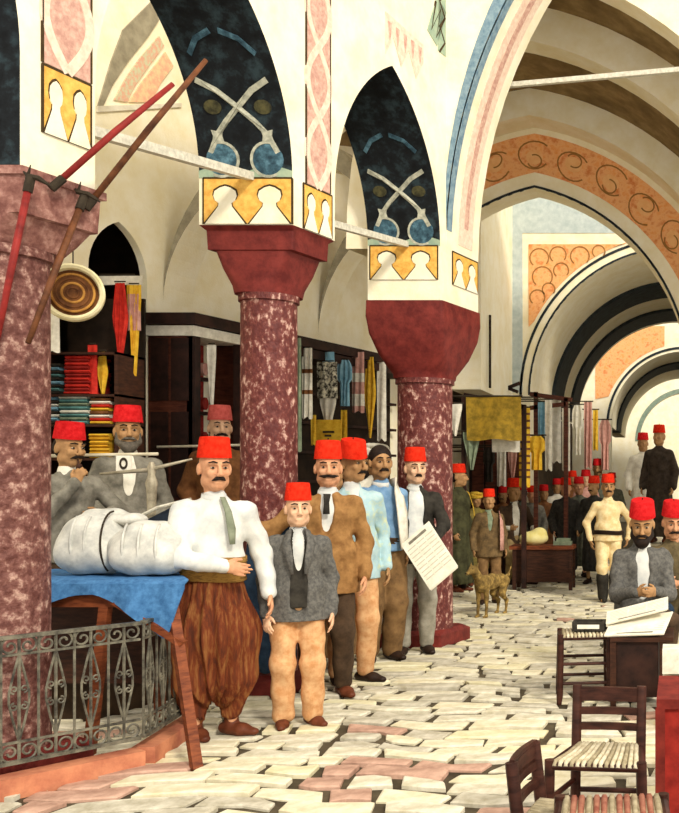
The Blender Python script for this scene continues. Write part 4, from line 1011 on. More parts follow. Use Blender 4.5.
# shelves with folded stacks in the first shop
SHX0, SHX1, SHY = P(38, 400, 8.05).x, P(118, 400, 8.05).x, 8.05
sh = empty('shop_shelf', ((SHX0 + SHX1) / 2, SHY + .2, 0.3), 'dark wooden shelf stacked with folded cloth behind the vendors', 'shelf')
w = (SHX1 - SHX0) / 2
levels = [P(0, y, SHY).z - .3 for y in (352, 394, 424, 458, 500)]
for zz in levels: MB().box(-w, w, -.2, .2, zz - .02, zz).build('shelf_board', WOODD, sh)
for xx in (-w, w - .03): MB().box(xx, xx + .03, -.2, .2, 0, levels[0]).build('side_panel', WOODD, sh)
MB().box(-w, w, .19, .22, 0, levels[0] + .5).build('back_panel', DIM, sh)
ORD = ['first', 'second', 'third', 'fourth', 'fifth', 'sixth', 'seventh', 'eighth', 'ninth', 'tenth', 'eleventh', 'twelfth']
def stack(px0, px1, level, mats_, n, label, h=.028):
    x0, x1 = P(px0, 0, SHY).x, P(px1, 0, SHY).x; z = .3 + levels[level]
    for i in range(n):
        r_ = random.Random(int(px0) * 31 + i); w_ = (x1 - x0) / 2 - r_.uniform(0, .012); hh = h * r_.uniform(.85, 1.1); d = .15
        prof = [(-d, .1), (-d - .012, .5), (-d, .9), (-d + .03, 1.0), (d, 1.0), (d, 0), (-d + .03, 0)]
        m = MB().loft([[(x, yy, hh * zz) for yy, zz in prof] for x in (-w_, w_)])
        m.build('folded_cloth', mats_[i % len(mats_)], loc=((x0 + x1) / 2 + r_.uniform(-.006, .006), SHY + .18, z), smooth=False,
                label='%s, %s' % (label, ORD[i] + ' from the bottom' if i else 'lowest of it'), cat='cloth', group=label + ' stack'); z += hh + .001
stack(62, 88, 1, [C_RED, mat('deep red cloth', '#a12a22', '#7d1c17', 12)], 11, 'folded deep red cloth in the red shelf pile')
stack(57, 86, 2, [C_TEAL, C_GRN, C_TEAL, C_WHT], 8, 'folded cloth in the teal pile')
stack(88, 108, 2, [C_YEL, C_RED, C_WHT, C_BRN], 8, 'folded cloth in the bright striped pile')
stack(87, 108, 3, [C_YEL, mat('golden cloth', '#e0a928', '#c08a1c', 12)], 7, 'folded yellow cloth in the yellow pile')
stack(40, 58, 1, [C_DRK, C_TEAL, C_DRK, C_LBL], 9, 'folded cloth in the dark upper pile by the column')
stack(40, 56, 2, [C_DRK, C_LBL, C_WHT], 8, 'folded cloth in the dark lower pile by the column')
# ---------------------------------------------------------------- wooden booths along the aisle
BOOTH = mat('dark red brown panelling', '#6b3a28', '#3f1d14', 7, rough=0.55, stretch=(1, 1, 4))
BOOTHD = mat('black brown timber', '#3a221a', '#1d100c', 7, rough=0.6)
REDS = mat('dusty red shelf cloth', '#a5342c', '#6e1d19', 14)
def booth(y0, y1, label, ch=2.97, hw=0.0, panels=True, back=REDS):
    root = empty('shop_booth', (XK(y0), y0, 0), label, 'booth', 'wooden booths of the aisle')
    ox, oy = XK(y0), y0
    def L(x, y, z): return (x - ox, y - oy, z)
    def slab(ya, yb, xa, xb, za, zb, nm, mt):    # xa, xb measured from the booth front line
        return MB().hexa([L(XK(ya) + xa, ya, za), L(XK(ya) + xb, ya, za), L(XK(yb) + xb, yb, za), L(XK(yb) + xa, yb, za)],
                         [L(XK(ya) + xa, ya, zb), L(XK(ya) + xb, ya, zb), L(XK(yb) + xb, yb, zb), L(XK(yb) + xa, yb, zb)]).build(nm, mt, root)
    slab(y0, y0 + .04, -.39, 0, 0, ch - .1, 'end_panel', BOOTH)
    if panels:
        for (za, zb) in ((2.2, 2.75), (1.35, 2.1), (.3, 1.25)):
            for (xa, xb) in ((-.36, -.21), (-.18, -.03)):
                slab(y0 - .012, y0 + .01, xa, xb, za, zb, 'raised_panel', BOOTHD)
    for ya in (y0, y1 - .07):
        slab(ya, ya + .07, -.05, .02, 0, ch - .1, 'post', BOOTHD)
    slab(y0 - .05, y1 + .02, -.40, .06, ch - .10, ch, 'cornice', BOOTHD)
    slab(y0 - .03, y1, -.40, .03, ch - .20, ch - .11, 'frieze', C_WHT if panels else BOOTHD)
    slab(y0, y1, -.40, .05, .78, .86, 'counter', BOOTHD)
    slab(y0 + .04, y1, -.02, .0, 0, .78, 'front_board', BOOTH)
    for k in range(5):
        slab(y0 + .05, y1, -.39, -.30, 1.15 + k * .32, 1.18 + k * .32, 'shelf', BOOTHD)
    slab(y0 + .05, y1, -.40, -.38, .8, ch - .2, 'back_panel', back)
    return root
booth(8.82, 9.46, 'dark panelled booth with red shelves behind the man in baggy trousers')
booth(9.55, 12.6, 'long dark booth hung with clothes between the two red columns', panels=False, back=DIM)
# rolled red cloths on the first booth's shelves
for k in range(5):
    for j in range(3):
        za = 1.185 + k * .32; y = 9.02 + j * .14
        MB().tube([(XK(y) - .36, y, za + .065), (XK(y) - .24, y, za + .065)], .06, 10).build('cloth_roll', REDS if (k + j) % 3 else C_ROS, label='rolled %s cloth, %s of its row, %s shelf of the panelled booth' % ('red' if (k + j) % 3 else 'rose', ('nearest', 'middle', 'farthest')[j], ('lowest', 'second', 'third', 'fourth', 'top')[k]), cat='cloth roll', group='cloth rolls in the panelled booth', smooth=True)
def kz(px): return 6.70 / (0.272 + (PX - px) / FPX)   # depth of the booth front seen at column px
def hung(px0, px1, py0, py1, mt, label, dz=-.1, **kw): return cloth(px0, px1, py0, py1, kz((px0 + px1) / 2) + dz, mt, label, **kw)
hung(207, 216, 345, 420, C_WHT, 'narrow white cloth hanging on the panelled booth post', amp=.008, nw=1, shape='point')
hung(292, 301, 338, 450, C_GRN, 'long grey cloth hanging just right of the slim column', amp=.02, nw=2)
hung(317, 337, 362, 398, mat('black patterned cloth', '#ded8c0', '#3a3630', 26, .42, .58), 'black and cream patterned cloth hung in the long booth', nw=2)
hung(320, 336, 398, 432, C_WHT, 'white cloth hung under the patterned one', shape='point', nw=2)
hung(337, 352, 360, 406, C_LBL, 'pale blue shirt hung in the long booth', shape='shirt', name='hanging_shirt', cat='shirt')
hung(352, 364, 352, 412, C_ROS, 'rose and white patterned cloth beside the blue shirt', nw=2, band=[(.35, .5, C_WHT), (.7, .9, C_WHT)])
hung(364, 376, 357, 438, C_YEL, 'long yellow cloth hung beside the thick column', shape='spear', nw=2)
hung(311, 316, 415, 445, C_YEL, 'narrow yellow strip left of the yellow placard', nw=1, amp=.006)
hung(341, 347, 410, 442, C_YEL, 'narrow yellow strip right of the yellow placard', nw=1, amp=.006)
hung(302, 312, 348, 418, C_WHT, 'long white cloth hung left of the patterned cloth', nw=2, band=[(.3, .36, C_BRN), (.6, .66, C_BRN)])
hung(377, 386, 362, 440, C_WHT, 'white cloth strip hung against the thick column', nw=1)
hung(322, 334, 352, 362, C_LBL, 'short blue cloth above the patterned one', nw=1)
sg = empty('placard', P(329, 452, 10.55), 'yellow placard with dark marks above the fezzes in the long booth', 'placard')
MB().box(-.13, .13, -.012, .012, 0, .34).build('board', C_YEL, sg)
for k, (x, z, ww) in enumerate(((-.05, .10, .10), (-.04, .16, .07), (-.06, .20, .12))):
    MB().box(x, x + ww, -.02, -.012, z, z + .022).build('mark', ROPE, sg)

# ---------------------------------------------------------------- shops beyond the thick column
far_c = [
 (466, 521, 397, 440, 13.2, C_OLV, 'wide olive gold awning cloth sagging beyond the thick column', 'strip', .06, 1),
 (463, 480, 432, 470, 13.3, C_GRN, 'grey green cloth below the left end of the gold awning', 'point', .03, 2),
 (492, 520, 438, 452, 13.4, C_WHT, 'short white cloth below the gold awning', 'strip', .01, 1),
 (519, 530, 408, 486, 13.5, C_YEL, 'tall yellow banner with ladder marks beyond the column', 'strip', .015, 1),
 (528, 545, 436, 470, 13.6, C_YEL, 'bright yellow garment hung right of the tall banner', 'shirt', .03, 2),
 (545, 552, 400, 470, 14.2, C_WHT, 'long white cloth strip on the far shop front', 'strip', .02, 1),
 (552, 561, 398, 462, 14.6, C_WHT, 'second long white cloth strip beside the dark doorway', 'strip', .02, 1),
 (572, 583, 405, 455, 16.9, C_WHT, 'white garment hung under the first striped arch', 'shirt', .03, 2),
 (584, 592, 402, 468, 17.4, C_ROS, 'rose garment hung under the first striped arch', 'strip', .03, 2),
 (593, 598, 410, 450, 17.8, C_YEL, 'narrow yellow garment hung under the first striped arch', 'strip', .02, 1),
 (599, 611, 420, 470, 19.0, C_ROS, 'pink and brown garment hung deeper in the corridor', 'shirt', .03, 2),
 (448, 462, 404, 436, 12.6, C_WHT, 'small white cloth hung just right of the thick column', 'point', .02, 1),
]
for (a, b, c_, d, z, mt, lb, shp, amp, nw) in far_c:
    bd = None
    if 'ladder' in lb: bd = [(.06 + .09 * i, .09 + .09 * i, C_BRN) for i in range(10)]
    cloth(a, b, c_, d, z, mt, lb, shape=shp, amp=amp, nw=nw, band=bd)
    q = P(b, c_, z); xw = XK(z) + .02 if z < 13 else (-4.2 if z < 16 else -2.8)
    MB().tube([(xw, z, q.z + .012), (q.x + .02, z, q.z + .012)], .012, 6).build('hanging_rod', ROPE, label='thin dark rod carrying the ' + lb.split(' hung')[0].split(' sagging')[0].split(' with')[0].split(' below')[0].split(' on the')[0].split(' beside')[0], cat='rod', group='rods of the far shops')
def frame(pts, z, r, name, label, cat, mt=BOOTHD):
    base = P(pts[0][0][0], pts[0][0][1], z); root = empty(name, Vector((base.x, base.y, 0)), label, cat)
    for a, b in pts: MB().beam(P(*a, z) - Vector((base.x, base.y, 0)), P(*b, z) - Vector((base.x, base.y, 0)), r, r).build('timber', mt, root)
    return root
frame([((464, 395), (464, 588)), ((464, 395), (524, 407)), ((524, 405), (524, 588))], 13.42, .06, 'timber_awning', 'dark timber frame carrying the gold awning cloth', 'awning')
frame([((536, 392), (536, 585)), ((530, 394), (572, 400)), ((566, 398), (566, 582)), ((530, 408), (566, 404))], 14.45, .06, 'timber_shopfront', 'timber shop front with crossed beams beyond the yellow banner', 'shop front', BOOTH)
frame([((497, 384), (518, 392)), ((500, 391), (520, 383))], 15.6, .05, 'crossed_bracket', 'small dark crossed bracket under the cream wall', 'bracket')
frame([((490, 315), (490, 388))], 13.9, .03, 'iron_rod', 'thin upright iron rod on the cream wall beyond the column', 'rod', ROPE)
dr = MB().box(-3.35, -2.46, 15.9, 15.99, 0, 2.7).build('door_1', BOOTHD, kind='structure')  # plank door added to darken the pale jamb behind the crowd
for k in range(4): MB().box(-3.3 + k * .21, -3.12 + k * .21, 15.88, 15.9, .1, 2.6).build('plank', BOOTH, dr)
for (a, b, c_, d, z, mt, lb, shp) in ((497, 506, 446, 486, 15.2, C_WHT, 'narrow white cloth hung behind the far crowd by the dark door', 'strip'), (508, 517, 452, 484, 15.3, C_ROS, 'rose cloth hung behind the far crowd by the dark door', 'point'), (483, 495, 448, 482, 15.1, C_DRK, 'charcoal coat hung behind the headscarf wearer', 'shirt'), (538, 546, 402, 436, 14.3, C_LBL, 'pale blue cloth hung above the bright yellow garment', 'strip'), (562, 570, 408, 470, 15.6, C_WHT, 'white cloth hung at the mouth of the striped corridor', 'strip')):
    cloth(a, b, c_, d, z, mt, lb, shape=shp, amp=.02, nw=2)
    q = P(b, c_, z); MB().tube([(-4.2, z, q.z + .012), (q.x + .02, z, q.z + .012)], .012, 6).build('hanging_rod', ROPE, label='thin dark rod carrying the ' + lb.split(' hung')[0] + ' ' + ' '.join(lb.split(' ')[-4:]), cat='rod', group='rods of the far shops')
# raised platform and dark pillar at the right, and pale steps
pl_ = empty('stone_platform', (0.55, 14.6, 0), 'pale raised stone platform under the two standing men at the right', 'platform')
MB().box(-1.0, 1.2, -.8, 1.0, .32, .62).build('upper_step', STONE[2], pl_); MB().box(-1.25, 1.2, -1.1, 1.0, 0, .32).build('lower_step', STONE[0], pl_)
dp = empty('dark_pillar', (P(690, 0, 13.7).x + .1, 13.30, 0), 'dark brown post rising behind the two standing men at the right edge', 'pillar')
MB().box(-.2, .25, -.1, .1, 0, 3.1).build('post', mat('brown black stone', '#3b2f26', '#1d1713', 8), dp); MB().box(-.24, .29, -.14, .14, 3.1, 3.22).build('cap', BOOTHD, dp)

# lunette painted on the aisle wall, seen through the wide arch
def wallhit(px, py, X0=-7.1):
    z = X0 / ((px - PX) / FPX - 0.272); return (z, EYE - (py - PY) * z / FPX)
WS = bpy.data.objects['wall_shops']
def wp(name, pix, d, mt): MB().prism([wallhit(*p) for p in pix], MS, -.02, d).build(name, mt, WS)
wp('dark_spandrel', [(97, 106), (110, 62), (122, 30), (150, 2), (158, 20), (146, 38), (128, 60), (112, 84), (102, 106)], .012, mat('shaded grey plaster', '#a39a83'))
wp('lunette_band', [(113, 100), (126, 76), (142, 54), (158, 36), (163, 46), (148, 66), (134, 86), (126, 102)], .012, mat('sage and rose paint', '#c9c7a4', '#d8a58c', 26, .42, .58))
wp('lunette_band', [(128, 102), (138, 86), (152, 68), (164, 52), (172, 66), (160, 82), (150, 102)], .014, mat('apricot paint', '#efc79a', '#e2a98c', 22, .4, .6))
wp('line', [(96, 106), (180, 103), (180, 107), (96, 112)], .016, CREAM2)
# ---------------------------------------------------------------- people in front of the columns
WSH = mat('white cotton shirt', '#e6e4dc', '#c3c5c2', 9); BRNS = mat('brown rust striped cloth', '#8a5a30', '#4a2416', 7, c3='#6b3218', stretch=(5, 5, 0.5))
GREYJ = mat('grey wool', '#6f6c66', '#4b4a48', 40, rough=0.95); TANT = mat('tan orange cloth', '#dcb283', '#c08858', 16, c3='#d09f70'); TANC = mat('tan brown coat cloth', '#a57b4a', '#7d5730', 14)
NAVYC = mat('navy cloth', '#2e4258', '#1c2b3c', 12); DKBR = mat('dark brown cloth', '#54402e', '#34271c', 10); LBLUE = mat('pale blue jacket cloth', '#b4cccc', '#c3cba6', 12, .36, .62, c3='#9fbfc8')
BLUSH = mat('blue shirt cloth', '#7fa0c0', '#5d82a6', 12); BRT = mat('brown trouser cloth', '#8a6a44', '#5f462b', 9); GRYT = mat('grey trouser cloth', '#a8a294', '#858072', 12); BLKJ = mat('black wool', '#3a362f', '#221f1b', 16)
MAROON = mat('brown gold sash', '#7d5a2c', '#4c2f18', 16, c3='#a07a3c', stretch=(1, 1, 6)); GREENT = mat('grey green scarf', '#8f957f', '#6d735f', 12)

p = stand(214, 738, 435, 'man in white shirt and baggy brown trousers with one forearm across his waist', rz=6, head=(8, 2, 0), wl=(0.02, -0.235, 1.05), pl=(-1, 0.3, -0.3), wr=(0.30, -0.06, 0.86), pr=(.6, 1, 0), res=0.0075, toes=(15, 48))
p.body(SKIN, curl=(25, 30), palm=((0, 1, 0), (-1, 0, 0))); p.fez().hair().moustache(0.75)
p.top(WSH, 'shirt', length=0.98, g=0.03, arm=1.15, fold=.0045); p.baggy(BRNS); p.sash(MAROON, z=1.02, w=.075, r=.172); p.shoes()
p.strip([(.035, -.085, 1.45), (.06, -.145, 1.36), (.075, -.165, 1.26), (.08, -.168, 1.17)], [.03, .04, .05, .03], GREENT, 'scarf')
p.collar(WSH)
p = stand(298, 727, 482, 'boy in grey jacket and tan trousers standing in front of the group', rz=2, head=(4, 0, 0), wl=(-0.22, -0.08, 0.86), wr=(0.235, -0.04, 0.85), res=0.0075, toes=(-8, 30))
p.body(SKIN3, curl=(30, 25), palm=((.6, .6, 0), (-1, 0, 0)), nose=.85); p.fez(hgt=.11).hair()
p.top(WSH, 'shirt', length=0.98, g=0.008, sleeve=.4, fold=0); p.top(BLKJ, 'waistcoat', length=0.90, g=0.013, sleeve=.1, vneck=(.055, 1.22), fold=0)
p.top(GREYJ, 'jacket', length=0.80, g=0.034, vneck=(.075, 0.92), fold=.004); p.trousers(TANT, (.10, .085, .078), fold=.006); p.shoes()
p.strip([(-.06, -.06, 1.47), (-.085, -.135, 1.38), (-.065, -.165, 1.27), (-.045, -.17, 1.15)], [.05, .07, .055, .02], GREYJ, 'lapel'); p.strip([(.06, -.06, 1.47), (.085, -.135, 1.38), (.065, -.165, 1.27), (.045, -.17, 1.15)], [.05, .07, .055, .02], GREYJ, 'lapel')
p = stand(328, 697, 440, 'man with big dark moustache in tan coat reaching one arm out sideways', rz=-4, head=(6, 0, 0), wl=(-0.62, -0.08, 1.25), pl=(0, .4, -1), wr=(0.25, -0.05, 0.86), res=0.008, toes=(-10, 25))
p.body(SKIN, curl=(45, 30), palm=((0, -.2, -1), (-1, 0, 0)), reach=((-.75, 0, -.65), None)); p.fez(hgt=.112).hair().moustache(1.35)
p.top(WSH, 'shirt', length=0.98, g=0.008, sleeve=.4, fold=0); p.top(TANC, 'coat', length=0.74, g=0.034, vneck=(.06, 1.24), arm=1.1, fold=.005); p.trousers(DKBR); p.shoes()
p.strip([(.0, -.085, 1.44), (.0, -.13, 1.38), (.0, -.15, 1.30)], [.05, .035, .045], BLKJ, 'necktie'); p.collar(WSH)
f = Soft(); f.rc((-.48, .06, 1.14), (-.46, .06, .30), .06, .12, .05, flat=((0, 1, 0), .4)); f.rc((-.28, .08, 1.15), (-.30, .08, .3), .06, .1, .05, flat=((0, 1, 0), .4))
f.mesh('cloak', .01, NAVYC, p.root, lambda X, Y, Z: .012 * np.sin(40 * X + 4 * np.sin(3 * Z)) + 0 * Y, cut=lambda X, Y, Z: .12 - Z + 0 * X + 0 * Y)
p = at_depth(333, 450, 7.95, 0, 'man in fez mostly hidden between the moustached man and the pale blue jacket', rz=5, res=0.010, wl=(-.2, .06, .9), wr=(.2, .06, .9))
p.body(SKIN2); p.fez(FEZ).hair(); p.robe(BRT)
p = stand(352, 684, 437, 'man in pale blue jacket and tan trousers looking to the right', rz=14, head=(26, 0, 0), wl=(-0.2, -0.10, 0.88), wr=(0.25, -0.02, 0.86), res=0.008, toes=(0, 40))
p.body(SKIN2, curl=(30, 30)); p.fez(FEZ, tilt=(12, -8)).hair().moustache(.7)
p.top(LBLUE, 'jacket', length=0.78, g=0.03, vneck=(.045, 1.28), fold=.005); p.top(WSH, 'shirt', length=0.98, g=0.008, sleeve=.4, fold=0); p.trousers(TANT); p.shoes(SHOE2); p.sash(MAROON, z=.98, w=.04)
p = stand(381, 661, 447, 'bareheaded dark haired man in blue shirt with a white cloth over his shoulder', fez=False, rz=24, head=(-8, 0, 0), wl=(-0.22, -0.12, 0.88), wr=(0.20, -0.02, 0.88), res=0.009)
p.body(SKIN2, curl=(30, 30)); p.hair(full=True).moustache(.8)
p.top(BLUSH, 'shirt', length=0.90, g=0.024, fold=.005); p.trousers(BRT, (.115, .1, .085)); p.shoes(SHOE2); p.sash(DKBR, z=.98, w=.035, r=.185); p.collar(WSH)
p.strip([(.10, .06, 1.43), (.10, -.04, 1.445), (.09, -.13, 1.37), (.10, -.165, 1.22), (.11, -.17, 1.05), (.12, -.175, .92)], [.10, .12, .13, .13, .12, .11], C_WHT, 'shoulder_cloth', .014)
p = at_depth(376, 439, 9.65, 0, 'man in white turban standing behind the bareheaded man', rz=0, res=0.011, wl=(-.2, .06, .9), wr=(.2, .06, .9))
p.body(SKIN2); p.turban(C_WHT).moustache(); p.robe(C_WHT)
p = stand(415, 654, 446, 'man in fez and dark open jacket holding a newspaper before the thick column', rz=6, head=(10, 0, 0), wl=(-0.23, -0.06, 0.86), wr=(0.10, -0.33, 0.99), pr=(1, .3, -.3), res=0.009)
p.body(SKIN3, curl=(30, 70), palm=((1, 0, 0), (-.8, .5, 0)), reach=(None, (0, -.75, -.4))); p.fez(FEZ).hair().moustache(.6)
p.top(WSH, 'shirt', length=0.96, g=0.008, sleeve=.5, fold=0); p.top(BLKJ, 'jacket', length=0.80, g=0.032, vneck=(.085, .92)); p.trousers(GRYT); p.shoes(SHOE2); p.collar(WSH)
# the newspaper he holds
PAPER = mat('newsprint', '#f4efdf', '#e0dac6', 14, rough=0.95); INK = mat('newsprint ink', '#8a8475', '#6f6a5d', 30)
def newspaper(corners, label, lines=7, th=.004, head=True):
    A, B, C, D = [Vector(c) for c in corners]; ctr = (A + B + C + D) / 4; root = empty('newspaper', ctr, label, 'newspaper', 'newspapers')
    n = (B - A).cross(D - A).normalized()
    if n.dot(Vector((0, 0, EYE)) - ctr) < 0: n = -n
    def M(u, v, d): return tuple((A + (B - A) * u) * (1 - v) + (D + (C - D) * u) * v + n * d - ctr)
    MB().prism(rect(0, 1, 0, 1), M, -th, th).build('sheet', PAPER, root)
    MB().prism(rect(.02, .98, .03, 1.02), M, -th * 3, -th * 1.6).build('sheet', PAPER, root)
    if head: MB().prism(rect(.2, .8, .06, .11), M, 0, th + .002).build('headline', INK, root)
    for i in range(lines):
        for (a, b) in ((.06, .34), (.37, .64), (.67, .94)):
            MB().prism(rect(a, b, .17 + i * .72 / lines, .17 + i * .72 / lines + .018), M, 0, th + .0015).build('text_line', mat('faint print', '#cfc8b4', '#c0b8a2', 20), root)
zN = 8.18
newspaper([P(401, 545, zN), P(429, 521, zN + .05), P(458, 566, zN), P(430, 590, zN - .05)], 'open newspaper held low by the man before the thick column', lines=9)

# ---------------------------------------------------------------- vendors in the shop at the left
MB().hexa([(-5.4, 6.2, 0), (-3.62, 6.2, 0), (-3.0, 8.6, 0), (-4.7, 8.6, 0)], [(-5.4, 6.2, .25), (-3.62, 6.2, .25), (-3.0, 8.6, .25), (-4.7, 8.6, .25)]).build('floor_shop', mat('dim shop wall', '#6b5a44'), kind='structure')
GRYC = mat('dusty grey cloth', '#8a8578', '#5f5b51', 12)
p = at_depth(68, 420, 6.5, .25, 'vendor in fez and dusty grey jacket holding a pipe to his mouth', rz=22, head=(10, 5, 0), wl=(-.06, -.26, 1.36), pl=(-.6, -.2, -1), wr=(.10, -.27, 1.14), pr=(1, 0, -.6), res=.0085)
p.body(SKIN2, curl=(80, 60), palm=((0.6, .6, 0), (-.3, 1, 0)), reach=((.3, -.2, .9), None)); p.fez(FEZ2, r=1.05).hair().moustache(); p.top(GRYC, 'jacket', length=.8, g=.034, fold=.006); p.top(C_WHT, 'shirt', length=.98, g=.008, sleeve=.3, fold=0); p.trousers(DKBR); p.shoes()
pp = p.root
f = Soft(); a = p.Hd((-.01, -.105, 1.54)); f.chain([a, a + V(-.02, -.06, -.02), a + V(-.04, -.11, -.10)], [.006, .007, .009], .004); f.rc(a + V(-.04, -.11, -.10), a + V(-.04, -.12, -.05), .018, .02, .006)
pm = f.mesh('tobacco_pipe', .005, WOODD); pm.matrix_world = Matrix.Translation(pp.location) @ Matrix.Rotation(pp.rotation_euler.z, 4, 'Z') @ Matrix.Scale(pp.scale.x, 4); tag(pm, 'small dark tobacco pipe held at the seated vendor mouth'.replace('seated ', ''), 'pipe')
p = at_depth(128, 404, 7.3, .25, 'older vendor in fez and grey jacket behind the number card', rz=4, res=.0095, wl=(-.2, -.15, .95), wr=(.2, -.15, .95))
p.body(SKIN2); p.fez(FEZ2, r=1.05).hair().beard(mat('grey beard', '#6d655a', '#4b453d', 30)); p.top(GRYC, 'jacket', length=.8, g=.034, vneck=(.06, 1.2)); p.top(C_WHT, 'shirt', length=.98, g=.008, sleeve=.3, fold=0); p.trousers(DKBR)
p = at_depth(220, 404, 8.75, .25, 'shopkeeper in pinkish fez peering out beside the panelled booth', rz=8, res=.012, wl=(-.2, -.06, .9), wr=(.2, -.06, .9)); p.root.location = P(220, 0, 8.75).xy.to_3d(); p.root.location.z = .25
p.body(SKIN3); p.fez(mat('faded red felt', '#d0625a', '#b5473f', 30)).hair().moustache(); p.robe(C_BRN); p.collar(WSH)

# ---------------------------------------------------------------- seated men, platform men and the far crowd at the right
p = at_depth(641, 497, 7.55, 0, 'bearded man in grey jacket seated behind the newspaper table', rz=6, head=(-6, 6, 0), pelvis=.5, al=(-.14, -.36, .085), ar=(.14, -.36, .085), kl=(-.2, -1, .6), kr=(.2, -1, .6), wl=(-.07, -.36, .70), wr=(.07, -.37, .70), pl=(-.5, .4, -1), pr=(.5, .4, -1), lean=8, res=.0085)
def fix_seat(p, px, top, z, base=0.0, tot=1.395):
    S = (EYE - (top - PY) * z / FPX - base) / tot; p.root.scale = (S, S, S)
fix_seat(p, 641, 497, 7.55)
p.body(SKIN2, curl=(40, 40), palm=((.5, .8, 0), (-.5, .8, 0))); p.fez(FEZ2, r=1.05).hair().beard(); p.top(WSH, 'shirt', length=.98, g=.008, sleeve=.4, fold=0); p.top(GREYJ, 'jacket', length=.82, g=.036, vneck=(.06, 1.12), fold=.006); p.trousers(DKBR); p.shoes(SHOE2)
p = at_depth(671, 499, 8.25, 0, 'man in fez and olive jacket seated at the right edge', rz=14, head=(-4, 4, 0), pelvis=.5, al=(-.14, -.36, .085), ar=(.14, -.36, .085), kl=(-.2, -1, .6), kr=(.2, -1, .6), wl=(-.14, -.30, .72), wr=(.14, -.30, .72), pl=(-1, 0, -.3), pr=(1, 0, -.3), lean=6, res=.009)
fix_seat(p, 671, 499, 8.25)
p.body(SKIN, curl=(40, 40), palm=((.5, .8, 0), (-.5, .8, 0))); p.fez(FEZ2, r=1.05).hair().moustache(); p.top(mat('olive brown cloth', '#6d5f42', '#473d2a', 14), 'jacket', length=.82, g=.036, fold=.006); p.trousers(NAVYC); p.shoes(SHOE2)
for (x, z, lb) in ((641, 7.6, 'low dark stool under the bearded man'), (671, 8.3, 'low dark stool under the man at the right edge')):
    rt = empty('low_stool', ((x - PX) * z / FPX, z + .02, 0), lb, 'stool')
    MB().box(-.17, .17, -.15, .17, .33, .37).build('seat', WOODD, rt)
    for sx_ in (-.14, .14):
        for sy_ in (-.12, .14): MB().beam((sx_, sy_, 0), (sx_ * .92, sy_ * .92, .33), .035, .035).build('leg', WOODD, rt)
R2 = .014
def fargroup(p, skin=SKIN2, eyes=False): p.body(skin, detail=True, eyes=eyes); return p
p = at_depth(643, 432, 14.75, .62, 'man in white robe and fez on the raised platform', rz=10, res=R2); fargroup(p, SKIN2).fez(FEZ2).hair(); p.robe(C_WHT); p.shoes()
p = at_depth(659, 424, 14.0, .62, 'man in long dark coat and fez on the raised platform', rz=-20, res=R2); fargroup(p, SKIN2).fez().hair(); p.robe(mat('brown black wool', '#43382f', '#282019', 14), 'coat', low=.1); p.shoes()
OLIVE = mat('dark olive robe cloth', '#4b4a30', '#2f2e1d', 10); GRNC = mat('grey green coat cloth', '#6b6c5c', '#4a4b40', 12)
YELS = mat('yellow headscarf', '#e8c24a', '#c79a2c', 14); KHAKI = mat('cream khaki uniform cloth', '#efdcae', '#d9bb82', 14)
p = stand(459, 592, 463, 'tall man in long dark olive robe beside the thick column', rz=60, head=(10, 0, 0), res=R2); fargroup(p).fez().hair(); p.robe(OLIVE); p.shoes(); p.strip([(.06, .04, 1.44), (.10, -.08, 1.38), (.09, -.17, 1.2), (.09, -.2, 1.0)], .09, YELS, 'shoulder_cloth')
p = stand(476, 586, 489, 'stooped person in yellow headscarf and olive clothes behind the dog', rz=20, head=(0, 10, 0), res=R2); fargroup(p).turban(YELS); p.robe(mat('olive gold robe cloth', '#8a7a3f', '#5c5128', 10), low=.3); p.shoes()
p = stand(489, 604, 488, 'boy in brown jacket and fez standing behind the dog', rz=10, res=R2); fargroup(p).fez().hair(); p.top(mat('umber jacket cloth', '#7a6240', '#50402a', 12), 'jacket', length=.74, g=.034, vneck=(.05, 1.2)); p.top(C_GRN, 'shirt', length=.98, g=.008, sleeve=.3, fold=0); p.trousers(BRT); p.shoes(SHOE2)
p.strip([(.15, -.02, 1.43), (.17, -.13, 1.32), (.17, -.17, 1.1), (.17, -.17, .85)], .10, C_ROS, 'sash')
p = at_depth(514, 478, 14.6, 0, 'man in waistcoat and fez seated with one leg forward', rz=18, pelvis=.58, al=(-.12, -.2, .085), ar=(.12, -.34, .085), kl=(-.2, -1, .5), kr=(.2, -1, .5), wl=(-.16, -.3, .78), wr=(.2, -.28, .72), res=R2); fix_seat(p, 514, 478, 14.6, 0, 1.47)
fargroup(p).fez().hair(); p.top(C_WHT, 'shirt', length=.98, g=.012); p.top(DKBR, 'waistcoat', length=.86, g=.024, sleeve=.1, vneck=(.06, 1.0)); p.trousers(mat('khaki trouser cloth', '#b39a6c', '#8a744c', 12)); p.shoes(SHOE2)
rt = empty('wooden_seat', ((514 - PX) * 14.6 / FPX, 14.68, 0), 'dark block seat under the man in waistcoat', 'seat')
MB().box(-.2, .2, -.14, .2, .44, .48).build('seat', WOODD, rt); MB().box(-.17, .17, -.1, .17, 0, .44).build('base', BOOTHD, rt)
